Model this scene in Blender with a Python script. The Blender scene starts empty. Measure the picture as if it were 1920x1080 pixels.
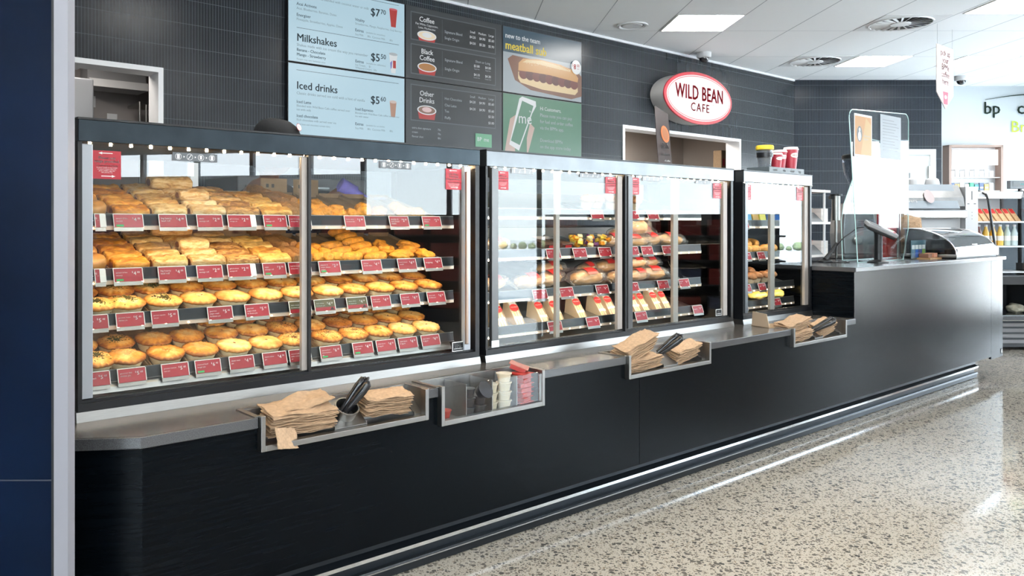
import bpy, bmesh, math, random
from mathutils import Matrix, Vector, noise
random.seed(7)
PI = math.pi
col = bpy.context.scene.collection
# World frame: X runs along the counter (away from the camera), Y towards the menu wall, Z up.
# The room's own grid (ceiling, far wall) is turned by RA against the counter.
AA = math.atan2(1836, 1503); SS, CC = math.sin(AA), math.cos(AA)
RA = AA - PI/2
H = 1.257
def rf(r, f, z=0.0):          # room frame (right, forward) -> world
    return Vector((SS*r + CC*f, -CC*r + SS*f, z))

# ------------------------------------------------------------------ materials
MATS = {}
def nt(name):
    m = bpy.data.materials.new(name); m.use_nodes = True
    t = m.node_tree; t.nodes.clear()
    out = t.nodes.new('ShaderNodeOutputMaterial')
    return m, t, out
def N(t, typ, **kw):
    n = t.nodes.new(typ)
    for k, v in kw.items():
        if k.startswith('i_'):
            n.inputs[k[2:].replace('_', ' ')].default_value = v
        else: setattr(n, k, v)
    return n
def math_n(t, op, a, b=None, c=None):
    n = t.nodes.new('ShaderNodeMath'); n.operation = op
    for i, v in enumerate((a, b, c)):
        if v is None: continue
        if isinstance(v, (int, float)): n.inputs[i].default_value = v
        else: t.links.new(v, n.inputs[i])
    return n.outputs[0]
def ramp(t, fac, stops):
    n = t.nodes.new('ShaderNodeValToRGB'); e = n.color_ramp.elements
    while len(e) < len(stops): e.new(0.5)
    for el, (p, c) in zip(e, stops):
        el.position = p; el.color = (*c, 1)
    t.links.new(fac, n.inputs[0]); return n.outputs[0]
def mixc(t, fac, a, b, mode='MIX'):
    n = t.nodes.new('ShaderNodeMix'); n.data_type = 'RGBA'; n.blend_type = mode
    for i, v in ((0, fac), (6, a), (7, b)):
        if isinstance(v, (int, float)): n.inputs[i].default_value = v
        elif isinstance(v, tuple): n.inputs[i].default_value = (*v, 1)
        else: t.links.new(v, n.inputs[i])
    return n.outputs[2]
def pbr(name, c, rough=.5, metal=0., spec=.5, var=0., vs=30., bump=0., bs=80., coat=0., vary=0., emis=None, es=0., stretch=None, sub=0.):
    if name in MATS: return MATS[name]
    m, t, out = nt(name)
    b = t.nodes.new('ShaderNodeBsdfPrincipled'); t.links.new(b.outputs[0], out.inputs[0])
    b.inputs['Base Color'].default_value = (*c, 1); b.inputs['Roughness'].default_value = rough
    b.inputs['Metallic'].default_value = metal; b.inputs['Specular IOR Level'].default_value = spec
    b.inputs['Coat Weight'].default_value = coat; b.inputs['Coat Roughness'].default_value = .1
    if sub: b.inputs['Subsurface Weight'].default_value = sub; b.inputs['Subsurface Radius'].default_value = (.01, .006, .003)
    if emis: b.inputs['Emission Color'].default_value = (*emis, 1); b.inputs['Emission Strength'].default_value = es
    tc = t.nodes.new('ShaderNodeTexCoord'); vec = tc.outputs['Object']
    if stretch:
        mp = t.nodes.new('ShaderNodeMapping'); mp.inputs['Scale'].default_value = stretch
        t.links.new(vec, mp.inputs[0]); vec = mp.outputs[0]
    if var or vary:
        cc = None
        if var:
            n = N(t, 'ShaderNodeTexNoise'); n.inputs['Scale'].default_value = vs; n.inputs['Detail'].default_value = 4
            t.links.new(vec, n.inputs['Vector'])
            cc = ramp(t, n.outputs['Fac'], [(.3, tuple(max(0, x*(1-var)) for x in c)), (.7, tuple(min(1, x*(1+var)) for x in c))])
        if vary:
            oi = t.nodes.new('ShaderNodeObjectInfo')
            v = math_n(t, 'MULTIPLY_ADD', oi.outputs['Random'], vary*2, 1-vary)
            hs = t.nodes.new('ShaderNodeHueSaturation'); t.links.new(v, hs.inputs['Value'])
            if cc is None: hs.inputs['Color'].default_value = (*c, 1)
            else: t.links.new(cc, hs.inputs['Color'])
            cc = hs.outputs[0]
        t.links.new(cc, b.inputs['Base Color'])
    if bump:
        n = N(t, 'ShaderNodeTexNoise'); n.inputs['Scale'].default_value = bs; n.inputs['Detail'].default_value = 5
        t.links.new(vec, n.inputs['Vector'])
        bp = t.nodes.new('ShaderNodeBump'); bp.inputs['Strength'].default_value = bump; bp.inputs['Distance'].default_value = .004
        t.links.new(n.outputs['Fac'], bp.inputs['Height']); t.links.new(bp.outputs[0], b.inputs['Normal'])
    MATS[name] = m; return m
def emit(name, c, s):
    if name in MATS: return MATS[name]
    if name.startswith('screen_'): return pbr(name, (.004, .004, .004), .28, spec=.5, emis=c, es=s*.66)
    m, t, out = nt(name); e = t.nodes.new('ShaderNodeEmission')
    e.inputs[0].default_value = (*c, 1); e.inputs[1].default_value = s; t.links.new(e.outputs[0], out.inputs[0])
    MATS[name] = m; return m
def glass(name, tint=(.97, .99, .985), f0=.045, rough=0.0, gain=1.0, bump=0., milk=0.):
    """thin architectural glass: clear pane plus Fresnel reflection on both faces"""
    if name in MATS: return MATS[name]
    m, t, out = nt(name)
    geo = t.nodes.new('ShaderNodeNewGeometry')
    d = N(t, 'ShaderNodeVectorMath', operation='DOT_PRODUCT')
    t.links.new(geo.outputs['Incoming'], d.inputs[0]); t.links.new(geo.outputs['Normal'], d.inputs[1])
    a = math_n(t, 'SUBTRACT', 1.0, math_n(t, 'ABSOLUTE', d.outputs['Value']))
    p = math_n(t, 'POWER', a, 5.0)
    fr = math_n(t, 'MULTIPLY', math_n(t, 'MULTIPLY_ADD', p, 1-f0, f0), gain)
    tr = t.nodes.new('ShaderNodeBsdfTransparent'); tr.inputs[0].default_value = (*tint, 1)
    gl = t.nodes.new('ShaderNodeBsdfGlossy'); gl.inputs['Roughness'].default_value = rough
    if bump:
        tc = t.nodes.new('ShaderNodeTexCoord')
        n = N(t, 'ShaderNodeTexNoise'); n.inputs['Scale'].default_value = 45; t.links.new(tc.outputs['Object'], n.inputs['Vector'])
        bp = t.nodes.new('ShaderNodeBump'); bp.inputs['Strength'].default_value = bump; bp.inputs['Distance'].default_value = .01
        t.links.new(n.outputs['Fac'], bp.inputs['Height']); t.links.new(bp.outputs[0], gl.inputs['Normal'])
    mx = t.nodes.new('ShaderNodeMixShader'); t.links.new(fr, mx.inputs[0]); t.links.new(tr.outputs[0], mx.inputs[1]); t.links.new(gl.outputs[0], mx.inputs[2])
    o = mx.outputs[0]
    if milk:
        df = t.nodes.new('ShaderNodeBsdfDiffuse'); df.inputs[0].default_value = (.9, .9, .9, 1)
        m2 = t.nodes.new('ShaderNodeMixShader'); m2.inputs[0].default_value = milk
        t.links.new(o, m2.inputs[1]); t.links.new(df.outputs[0], m2.inputs[2]); o = m2.outputs[0]
    t.links.new(o, out.inputs[0]); MATS[name] = m; return m

def tile_mat(name, base, axis, spec=.2):
    """finger tiles 20 mm wide and 160 mm tall with pale grout"""
    m, t, out = nt(name)
    b = t.nodes.new('ShaderNodeBsdfPrincipled'); t.links.new(b.outputs[0], out.inputs[0])
    tc = t.nodes.new('ShaderNodeTexCoord'); sp = t.nodes.new('ShaderNodeSeparateXYZ'); t.links.new(tc.outputs['Object'], sp.inputs[0])
    x = sp.outputs['XY'.index(axis)]; z = sp.outputs[2]
    fx = math_n(t, 'FRACT', math_n(t, 'DIVIDE', x, .0205)); gx = math_n(t, 'LESS_THAN', fx, .085)
    fz = math_n(t, 'FRACT', math_n(t, 'DIVIDE', math_n(t, 'ADD', z, 10.0-2.987), .16)); gz = math_n(t, 'LESS_THAN', fz, .014)
    g = math_n(t, 'MAXIMUM', gx, gz)
    ix = math_n(t, 'FLOOR', math_n(t, 'DIVIDE', x, .0205)); iz = math_n(t, 'FLOOR', math_n(t, 'DIVIDE', z, .16))
    cb = t.nodes.new('ShaderNodeCombineXYZ'); t.links.new(ix, cb.inputs[0]); t.links.new(iz, cb.inputs[1])
    wn = t.nodes.new('ShaderNodeTexWhiteNoise'); t.links.new(cb.outputs[0], wn.inputs['Vector'])
    c0 = ramp(t, wn.outputs['Value'], [(0, tuple(v*.85 for v in base)), (1, tuple(v*1.15 for v in base))])
    c = mixc(t, g, c0, (.13, .15, .165)); t.links.new(c, b.inputs['Base Color'])
    r = math_n(t, 'MULTIPLY_ADD', g, .5, .24); t.links.new(r, b.inputs['Roughness'])
    b.inputs['Specular IOR Level'].default_value = spec
    bp = t.nodes.new('ShaderNodeBump'); bp.inputs['Strength'].default_value = .3; bp.inputs['Distance'].default_value = .002; bp.invert = True
    t.links.new(g, bp.inputs['Height']); t.links.new(bp.outputs[0], b.inputs['Normal'])
    return m
def floor_mat():
    m, t, out = nt('polished_concrete')
    b = t.nodes.new('ShaderNodeBsdfPrincipled'); t.links.new(b.outputs[0], out.inputs[0])
    tc = t.nodes.new('ShaderNodeTexCoord')
    nz = N(t, 'ShaderNodeTexNoise'); nz.inputs['Scale'].default_value = 60; nz.inputs['Detail'].default_value = 2; t.links.new(tc.outputs['Object'], nz.inputs['Vector'])
    vm = N(t, 'ShaderNodeVectorMath', operation='SCALE'); t.links.new(nz.outputs['Color'], vm.inputs[0]); vm.inputs['Scale'].default_value = .012
    va = N(t, 'ShaderNodeVectorMath', operation='ADD'); t.links.new(tc.outputs['Object'], va.inputs[0]); t.links.new(vm.outputs[0], va.inputs[1])
    col_ = None; masks = []
    for sc, thr, keep in ((50, .54, .62), (90, .60, .60), (160, .62, .55)):
        v = N(t, 'ShaderNodeTexVoronoi'); v.inputs['Scale'].default_value = sc; v.inputs['Randomness'].default_value = 1
        t.links.new(va.outputs[0], v.inputs['Vector'])
        sp = t.nodes.new('ShaderNodeSeparateColor'); t.links.new(v.outputs['Color'], sp.inputs[0])
        size = math_n(t, 'MULTIPLY', sp.outputs[0], thr)
        a = math_n(t, 'LESS_THAN', v.outputs['Distance'], size); k = math_n(t, 'GREATER_THAN', sp.outputs[1], 1-keep)
        masks.append((math_n(t, 'MULTIPLY', a, k), sp.outputs[2]))
    n2 = N(t, 'ShaderNodeTexNoise'); n2.inputs['Scale'].default_value = 1.3; n2.inputs['Detail'].default_value = 5; t.links.new(tc.outputs['Object'], n2.inputs['Vector'])
    n3 = N(t, 'ShaderNodeTexNoise'); n3.inputs['Scale'].default_value = 260; t.links.new(tc.outputs['Object'], n3.inputs['Vector'])
    c = ramp(t, n2.outputs['Fac'], [(.3, (.38, .335, .27)), (.7, (.46, .41, .34))])
    c = mixc(t, .5, c, ramp(t, n3.outputs['Fac'], [(.35, (.34, .30, .24)), (.65, (.62, .57, .50))]))
    for mk, rnd in reversed(masks):
        st = ramp(t, rnd, [(0, (.065, .065, .062)), (.6, (.15, .135, .115)), (1, (.26, .205, .15))])
        c = mixc(t, mk, c, st)
    t.links.new(c, b.inputs['Base Color'])
    b.inputs['Roughness'].default_value = .075; b.inputs['Specular IOR Level'].default_value = .62
    return m
def ceiling_mat():
    m, t, out = nt('ceiling_tile')
    b = t.nodes.new('ShaderNodeBsdfPrincipled'); t.links.new(b.outputs[0], out.inputs[0])
    tc = t.nodes.new('ShaderNodeTexCoord'); sp = t.nodes.new('ShaderNodeSeparateXYZ'); t.links.new(tc.outputs['Object'], sp.inputs[0])
    fx = math_n(t, 'FRACT', math_n(t, 'DIVIDE', math_n(t, 'ADD', sp.outputs[0], 62.7-1.42), .627))
    gx = math_n(t, 'LESS_THAN', fx, .014)
    fy = math_n(t, 'FRACT', math_n(t, 'DIVIDE', math_n(t, 'ADD', sp.outputs[1], 60-7.8), 1.2))
    gy = math_n(t, 'LESS_THAN', fy, .005)
    g = math_n(t, 'MAXIMUM', gx, gy)
    t.links.new(mixc(t, g, (.93, .94, .95), (.38, .40, .43)), b.inputs['Base Color'])
    b.inputs['Roughness'].default_value = .8
    return m
def pie_lid_mat(name, pale, brown, dark):
    m, t, out = nt(name)
    b = t.nodes.new('ShaderNodeBsdfPrincipled'); t.links.new(b.outputs[0], out.inputs[0])
    tc = t.nodes.new('ShaderNodeTexCoord'); oi = t.nodes.new('ShaderNodeObjectInfo')
    off = N(t, 'ShaderNodeVectorMath', operation='SCALE'); off.inputs[0].default_value = (3, 7, 5); t.links.new(oi.outputs['Random'], off.inputs['Scale'])
    ad = N(t, 'ShaderNodeVectorMath', operation='ADD'); t.links.new(tc.outputs['Object'], ad.inputs[0]); t.links.new(off.outputs[0], ad.inputs[1])
    n = N(t, 'ShaderNodeTexNoise'); n.inputs['Scale'].default_value = 32; n.inputs['Detail'].default_value = 6; t.links.new(ad.outputs[0], n.inputs['Vector'])
    sp = t.nodes.new('ShaderNodeSeparateXYZ'); t.links.new(tc.outputs['Object'], sp.inputs[0])
    r2 = math_n(t, 'ADD', math_n(t, 'MULTIPLY', sp.outputs[0], sp.outputs[0]), math_n(t, 'MULTIPLY', sp.outputs[1], sp.outputs[1]))
    rr = math_n(t, 'MULTIPLY', math_n(t, 'SQRT', r2), 1/.063)
    k = math_n(t, 'ADD', math_n(t, 'MULTIPLY', math_n(t, 'POWER', rr, 5.0), .42), math_n(t, 'MULTIPLY_ADD', oi.outputs['Random'], .16, -.08))
    f = math_n(t, 'ADD', n.outputs['Fac'], k)
    c = ramp(t, f, [(.40, pale), (.62, brown), (.95, dark)])
    t.links.new(c, b.inputs['Base Color']); b.inputs['Roughness'].default_value = .42; b.inputs['Specular IOR Level'].default_value = .4
    bp = t.nodes.new('ShaderNodeBump'); bp.inputs['Strength'].default_value = .5; bp.inputs['Distance'].default_value = .003
    t.links.new(n.outputs['Fac'], bp.inputs['Height']); t.links.new(bp.outputs[0], b.inputs['Normal'])
    return m

M_LAM = pbr('dark_laminate', (.0012, .0022, .0034), .23, spec=.08, var=.25, vs=6, bump=.05, bs=40, stretch=(1, 1, 14))
M_STONE = pbr('dark_worktop_stone', (.06, .06, .062), .22, spec=.7, var=.35, vs=400)
M_TOPS = pbr('worktop_satin', (.13, .12, .11), .2, metal=.35, spec=.6, var=.2, vs=8, bump=.03, bs=200)
M_STEEL = pbr('brushed_steel', (.31, .30, .285), .33, metal=1, var=.08, vs=30, bump=.04, bs=60, stretch=(1, 10, 30))
M_STEELD = pbr('satin_steel', (.42, .41, .40), .34, metal=1, var=.1, vs=20)  # plain satin steel in one even tone
M_CHROME = pbr('polished_aluminium', (.8, .81, .83), .16, metal=1)
M_ALU = pbr('anodised_aluminium', (.36, .32, .29), .5, metal=.4)
M_BLACK = pbr('black_powder_coat', (.006, .0065, .008), .38, spec=.5)
M_HEAD = pbr('dark_steel_header', (.027, .036, .043), .3, metal=.85, var=.2, vs=12, bump=.05, bs=90)
M_HEAD2 = pbr('steel_header', (.17, .18, .19), .33, metal=.9, var=.12, vs=9)
M_KICK = pbr('dark_kick_aluminium', (.022, .027, .033), .3, metal=.6)
M_WHITE = pbr('white_paint', (.78, .78, .79), .45)
M_WHITEG = pbr('white_gloss', (.62, .62, .63), .3)
M_WALLW = pbr('white_wall_paint', (.60, .64, .66), .6)
M_GREY = pbr('grey_plastic', (.12, .13, .14), .4)
M_MID = pbr('mid_grey', (.3, .3, .31), .45)
M_RED = pbr('red_print', (.42, .015, .03), .4)
M_TRED = pbr('ticket_red', (.34, .018, .030), .32, vary=.12)
M_TWH = pbr('ticket_white', (.82, .8, .76), .4)
M_PRINTW = pbr('white_print', (.85, .84, .82), .5)
M_GREEN = pbr('green_print', (.03, .36, .10), .4)
M_OLIVE = pbr('olive_print', (.10, .095, .045), .4)
M_CARD = pbr('brown_card', (.30, .20, .115), .7, var=.12, vs=40, vary=.15)
M_PAPER = pbr('brown_paper', (.40, .26, .155), .75, var=.18, vs=60, vary=.12, bump=.2, bs=120)
M_GLASS = glass('clear_glass')
M_GLASSD = glass('dark_glass', tint=(.30, .31, .32), f0=.05)
M_ACRYL = glass('acrylic', tint=(.95, .97, .97), f0=.045)
M_EDGE = pbr('acrylic_edge', (.55, .8, .76), .15, spec=.8)
M_WRAP = glass('clear_wrap', tint=(.93, .91, .88), f0=.05, rough=.12, gain=1.6, bump=1.0, milk=.07)
M_LED = emit('warm_led', (1, .71, .39), 30)
M_LED2 = emit('cool_led', (1, .80, .58), 30)
M_LEDTOP = emit('led_roof', (1, .72, .42), 300)

# ------------------------------------------------------------------ mesh builder
TEXTS = {}
def text_mesh(body, bold, align, spacing):
    k = (body, bold, align, spacing)
    if k in TEXTS: return TEXTS[k]
    cu = bpy.data.curves.new('t', 'FONT'); cu.body = body; cu.size = 1; cu.align_x = align
    cu.resolution_u = 2; cu.offset = bold; cu.space_character = spacing; cu.space_line = .8
    o = bpy.data.objects.new('t', cu); col.objects.link(o)
    bpy.context.view_layer.update()
    me = o.to_mesh(); vs = [v.co.copy() for v in me.vertices]; fs = [tuple(p.vertices) for p in me.polygons]
    o.to_mesh_clear(); bpy.data.objects.remove(o); bpy.data.curves.remove(cu)
    TEXTS[k] = (vs, fs); return TEXTS[k]
FRONT = Matrix(((1, 0, 0), (0, 0, -1), (0, 1, 0)))      # text plane facing -Y
class MB:
    def __init__(s): s.v = []; s.f = []; s.m = []; s.mats = []
    def mi(s, m):
        if m not in s.mats: s.mats.append(m)
        return s.mats.index(m)
    def add(s, vs, fs, m, M=None):
        o = len(s.v); k = s.mi(m)
        s.v += [tuple(M @ Vector(v)) if M is not None else tuple(v) for v in vs]
        s.f += [tuple(o+i for i in f) for f in fs]; s.m += [k]*len(fs); return s
    def box(s, x0, x1, y0, y1, z0, z1, m, M=None):
        vs = [(x, y, z) for x in (x0, x1) for y in (y0, y1) for z in (z0, z1)]
        return s.add(vs, [(0, 1, 3, 2), (4, 6, 7, 5), (0, 4, 5, 1), (2, 3, 7, 6), (0, 2, 6, 4), (1, 5, 7, 3)], m, M)
    def prism(s, poly, a0, a1, m, axis='X', M=None):
        """poly in the two other axes, in order (Y,Z), (X,Z) or (X,Y)"""
        n = len(poly)
        def p(q, a): return {'X': (a, q[0], q[1]), 'Y': (q[0], a, q[1]), 'Z': (q[0], q[1], a)}[axis]
        vs = [p(q, a0) for q in poly] + [p(q, a1) for q in poly]
        fs = [tuple(range(n))[::-1], tuple(range(n, 2*n))] + [(i, (i+1) % n, n+(i+1) % n, n+i) for i in range(n)]
        return s.add(vs, fs, m, M)
    def quad(s, a, b, c, d, m): return s.add([a, b, c, d], [(0, 1, 2, 3)], m)
    def lathe(s, prof, m, seg=24, M=None, fn=None, close=True):
        vs, fs = [], []
        for r, z in prof:
            for i in range(seg):
                a = 2*PI*i/seg; rr, zz = (r, z) if fn is None else fn(r, z, a)
                vs.append((rr*math.cos(a), rr*math.sin(a), zz))
        for j in range(len(prof)-1):
            for i in range(seg):
                a, b = j*seg+i, j*seg+(i+1) % seg
                fs.append((a, b, b+seg, a+seg))
        if close:
            fs.append(tuple(range(seg))[::-1]); fs.append(tuple(range((len(prof)-1)*seg, len(prof)*seg)))
        return s.add(vs, fs, m, M)
    def tube(s, pts, r, m, seg=8, M=None):
        pts = [Vector(p) for p in pts]; rs = r if isinstance(r, (list, tuple)) else [r]*len(pts)
        vs, fs = [], []; up = Vector((0, 0, 1))
        for i, p in enumerate(pts):
            d = (pts[min(i+1, len(pts)-1)] - pts[max(i-1, 0)]).normalized()
            a = d.cross(up if abs(d.z) < .95 else Vector((1, 0, 0))).normalized(); b = a.cross(d)
            for k in range(seg):
                t_ = 2*PI*k/seg; vs.append(tuple(p + (a*math.cos(t_) + b*math.sin(t_))*rs[i]))
        for i in range(len(pts)-1):
            for k in range(seg):
                q, w = i*seg+k, i*seg+(k+1) % seg; fs.append((q, w, w+seg, q+seg))
        fs.append(tuple(range(seg))[::-1]); fs.append(tuple(range((len(pts)-1)*seg, len(pts)*seg)))
        return s.add(vs, fs, m, M)
    def text(s, body, size, x, y, z, m, align='LEFT', bold=.0, R=FRONT, spacing=1.0, sx=1.0):
        vs, fs = text_mesh(body, 0, align, spacing)
        k = max(0, bold)*.85
        for dx, dy in (((0, 0),) if k == 0 else ((-k, 0), (k, 0), (0, k*.6), (0, -k*.6))):
            M = Matrix.Translation((x, y, z)) @ (R.to_4x4() @ Matrix.Diagonal((size*sx, size, 1, 1))) @ Matrix.Translation((dx, dy, 0))
            s.add(vs, fs, m, M)
        return s
    def ellipse(s, cx, y, cz, rx, rz, m, seg=48, R=None):
        vs = [(cx+rx*math.cos(2*PI*i/seg), y, cz+rz*math.sin(2*PI*i/seg)) for i in range(seg)]
        return s.add(vs, [tuple(range(seg))], m, R)
    def build(s, name, parent=None, smooth=None, bevel=0, loc=None, rot=None, label=None):
        me = bpy.data.meshes.new(name); me.from_pydata(s.v, [], s.f)
        for m in s.mats: me.materials.append(m)
        me.polygons.foreach_set('material_index', s.m); me.validate(); me.update()
        bm = bmesh.new(); bm.from_mesh(me)
        if smooth is not None: bmesh.ops.remove_doubles(bm, verts=bm.verts, dist=1e-6)
        if len(bm.faces) < 3000: bmesh.ops.recalc_face_normals(bm, faces=[f for f in bm.faces]) if smooth is not None else None
        bm.to_mesh(me); bm.free()
        if smooth is not None:
            me.polygons.foreach_set('use_smooth', [True]*len(me.polygons)); me.set_sharp_from_angle(angle=math.radians(smooth))
        o = bpy.data.objects.new(name, me); col.objects.link(o)
        if loc is not None: o.location = loc
        if rot is not None: o.rotation_euler = rot
        if parent is not None: o.parent = parent
        if bevel:
            b = o.modifiers.new('bevel', 'BEVEL'); b.width = bevel; b.segments = 2; b.limit_method = 'ANGLE'
        if label: o['label'] = label
        return o
def tag(o, label, cat, group=None):
    o['label'] = label; o['category'] = cat
    if group: o['group'] = group
    return o
def empty(name, loc, label, cat, group=None, rz=0, rx=0):
    o = bpy.data.objects.new(name, None); col.objects.link(o); o.location = loc; o.rotation_euler = (rx, 0, rz)
    o.empty_display_size = .1
    return tag(o, label, cat, group)
def struct(o): o['kind'] = 'structure'; return o
def copy_thing(src, name=None):
    c = src.copy(); col.objects.link(c)
    for ch in src.children:
        d = ch.copy(); col.objects.link(d); d.parent = c
        for g in ch.children:
            e = g.copy(); col.objects.link(e); e.parent = d
    return c
ORD = ['first', 'second', 'third', 'fourth', 'fifth', 'sixth', 'seventh', 'eighth', 'ninth', 'tenth', 'eleventh', 'twelfth']

# ================================================================== ROOM SHELL
CZ = 3.137
RW, FB = 8.5, -5.5      # right wall, wall behind
def room_obj(mb, name): o = mb.build(name, rot=(0, 0, RA)); return struct(o)
# floor
b = MB(); b.box(-5.0, RW, FB, 12.0, -.1, 0, floor_mat()); fl = b.build('floor', rot=(0, 0, RA)); struct(fl)
b = MB(); b.box(-11.0, RW+.1, FB, 14.0, CZ, CZ+.1, ceiling_mat()); struct(b.build('ceiling', rot=(0, 0, RA)))
# menu wall, Y = 5.23, with two pass-through openings
WY = 5.23; TM = tile_mat('charcoal_finger_tile', (.012, .015, .0195), 'X')
b = MB()
OL = (.2, 1.845, 1.05, 2.245); OR = (6.62, 8.79, 1.05, 2.245)
for x0, x1, z0, z1 in ((-2.2, OL[0], 0, CZ), (OL[0], OL[1], 0, OL[2]), (OL[0], OL[1], OL[3], CZ), (OL[1], OR[0], 0, CZ),
                       (OR[0], OR[1], 0, OR[2]), (OR[0], OR[1], OR[3], CZ), (OR[1], 10.14, 0, CZ)):
    b.box(x0, x1, WY, WY+.15, z0, z1, TM)
struct(b.build('wall_back'))
for i, (x0, x1, z0, z1) in enumerate((OL, OR)):     # white reveals
    b = MB(); w = .03
    b.box(x0-w, x0+.003, WY-.012, WY+.17, z0-w, z1+w, M_WHITE); b.box(x1-.003, x1+w, WY-.012, WY+.17, z0-w, z1+w, M_WHITE)
    b.box(x0+.003, x1-.003, WY-.012, WY+.17, z1-.003, z1+w, M_WHITE); b.box(x0+.003, x1-.003, WY-.012, WY+.17, z0-w, z0+.003, M_WHITE)
    struct(b.build('trim_%d' % (i+1)))
# kitchens behind the openings
KW = pbr('kitchen_wall', (.34, .31, .30), .6); KW2 = pbr('storeroom_wall', (.40, .35, .31), .6)
for nm, x0, x1, km in (('wall_kitchen', -2.2, 3.2, KW), ('wall_storeroom', 5.6, 10.0, KW2)):
    b = MB(); y1 = WY+1.6
    b.box(x0, x1, y1, y1+.1, 0, CZ, km); b.box(x0-.1, x0, WY+.15, y1+.1, 0, CZ, km); b.box(x1, x1+.1, WY+.15, y1+.1, 0, CZ, km)
    b.box(x0, x1, WY+.15, y1, 2.6, 2.65, M_WHITE); b.box(x0, x1, WY+.15, y1, -.02, 0.0, M_MID)
    struct(b.build(nm))
# slim white bead at the ceiling along the menu wall
b = MB(); b.box(-2.2, 10.1, WY-.02, WY, CZ-.022, CZ, M_WHITE); struct(b.build('trim_3'))
# dark end wall, faces the camera (room frame)
TM2 = tile_mat('charcoal_finger_tile_end', (.009, .0125, .019), 'X', .12)
b = MB(); D1 = 10.46
b.box(4.30, 6.44, D1, D1+.5, 0, CZ, TM2); room_obj(b, 'wall_far')
b = MB(); b.box(6.44, RW, 10.94, 11.1, 0, CZ, M_WALLW); room_obj(b, 'wall_end')
b = MB(); rw_ = pbr('rear_wall', (.35, .35, .36), .6)
b.box(-5.0, -4.0, FB-.1, FB, 0, CZ, rw_); b.box(5.0, RW, FB-.1, FB, 0, CZ, rw_); b.box(-4.0, 5.0, FB-.1, FB, 0, .9, rw_); b.box(-4.0, 5.0, FB-.1, FB, 2.75, CZ, rw_)
for k in range(5): b.box(-2.6+k*1.5, -2.54+k*1.5, FB-.1, FB, .9, 2.75, M_GREY)
room_obj(b, 'wall_rear')
for k in range(6):
    b = MB(); b.box((-4.0, -2.54, -1.04, .46, 1.96, 3.46)[k], (-2.6, -1.1, .4, 1.9, 3.4, 5.0)[k], FB-.055, FB-.045, .9, 2.75, glass('shopfront_glass', tint=(.98, 1, 1), gain=.6)); room_obj(b, 'window_%d' % (k+9))
b = MB(); b.box(-5.1, -5.0, FB, 12, 0, CZ, pbr('left_wall', (.3, .3, .31), .6)); room_obj(b, 'wall_left')
# shop front on the right: mullions, transoms and low sill; open daylight between
b = MB()
b.box(RW, RW+.1, FB, .2, 0, 2.02, M_WALLW); b.box(RW, RW+.1, FB, .2, 2.38, CZ, M_WALLW)
for k in range(6): b.box(RW, RW+.1, FB+.1+k*.95, FB+.16+k*.95, 2.02, 2.38, M_GREY)
b.box(RW, RW+.12, .2, 10.94, 2.38, CZ, M_WALLW); b.box(RW, RW+.12, .2, 10.94, 0, .12, M_GREY)
for k in range(9): b.box(RW, RW+.1, .2+k*1.34, .27+k*1.34, .12, 2.38, M_GREY)
room_obj(b, 'wall_right')
# panes of the shop front
for k in range(8):
    b = MB(); b.box(RW+.045, RW+.055, .27+k*1.34, 1.54+k*1.34, .12, 2.38, glass('shopfront_glass', tint=(.98, 1, 1), gain=.6)); o = room_obj(b, 'window_%d' % (k+1))
# white door in the dark wall
b = MB()
b.box(5.33, 5.40, D1-.03, D1, 0, 2.23, M_WHITE); b.box(6.28, 6.35, D1-.03, D1, 0, 2.23, M_WHITE); b.box(5.40, 6.28, D1-.03, D1, 2.16, 2.23, M_WHITE)
d = b.build('door_1', rot=(0, 0, RA)); struct(d)
b = MB(); b.box(5.40, 6.28, D1-.012, D1, .0, 2.16, pbr('door_grey_white', (.48, .51, .52), .45)); b.build('door_leaf', parent=d)
b = MB(); b.box(5.96, 6.0, D1-.055, D1-.012, 1.72, 1.92, M_GREY); b.build('door_closer', parent=d)
for z in (1.85, .4):
    b = MB(); b.box(6.25, 6.29, D1-.04, D1-.03, z, z+.16, M_STEEL); b.build('hinge', parent=d)
# pillar panel close to the camera on the left, with its pale edge trim
b = MB(); PD = 1.95
M_PIL = pbr('gloss_navy_panel', (.0015, .006, .020), .34, spec=.08, var=.3, vs=3)
b.box(-3.2, -.963, PD, PD+.03, 0, 2.65, M_PIL); b.box(-3.2, -.963, PD-.003, PD+.03, 2.65, CZ, M_PIL)
b.box(-3.2, -.963, PD-.001, PD, .632, .635, pbr('panel_seam', (.03, .035, .05), .4))
p = room_obj(b, 'wall_panel')
b = MB(); b.box(-.963, -.955, PD-.004, PD+.03, 0, CZ, M_BLACK); b.box(-.955, -.921, PD-.008, PD+.028, 0, CZ, pbr('pale_trim', (.27, .265, .295), .4, metal=.1)); room_obj(b, 'trim_4')

# outside: ground, hedge, forecourt canopy and a few cars so the glass has something to reflect
b = MB(); b.box(RW+.2, 60, -30, 40, -.15, -.05, pbr('forecourt', (.62, .62, .61), .8, var=.15, vs=.6)); b.box(-40, RW+.2, -40, FB-.3, -.15, -.05, MATS['forecourt']); room_obj(b, 'ground_outside')
hm = pbr('hedge_green', (.06, .085, .045), .8, var=.5, vs=3)
b = MB()
for i in range(90):
    f = -16+i*.5; r = 38+random.uniform(-.8, .8); s = random.uniform(.18, .4)
    b.lathe([(.01, 0), (.6*s, .15*s), (.8*s, .6*s), (.5*s, 1.1*s), (.02, 1.25*s)], hm, seg=14, M=Matrix.Translation((r, f, -.05)))
h = b.build('hedge', rot=(0, 0, RA), smooth=80); tag(h, 'green hedge on the far side of the forecourt outside the shop front', 'hedge')

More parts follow.
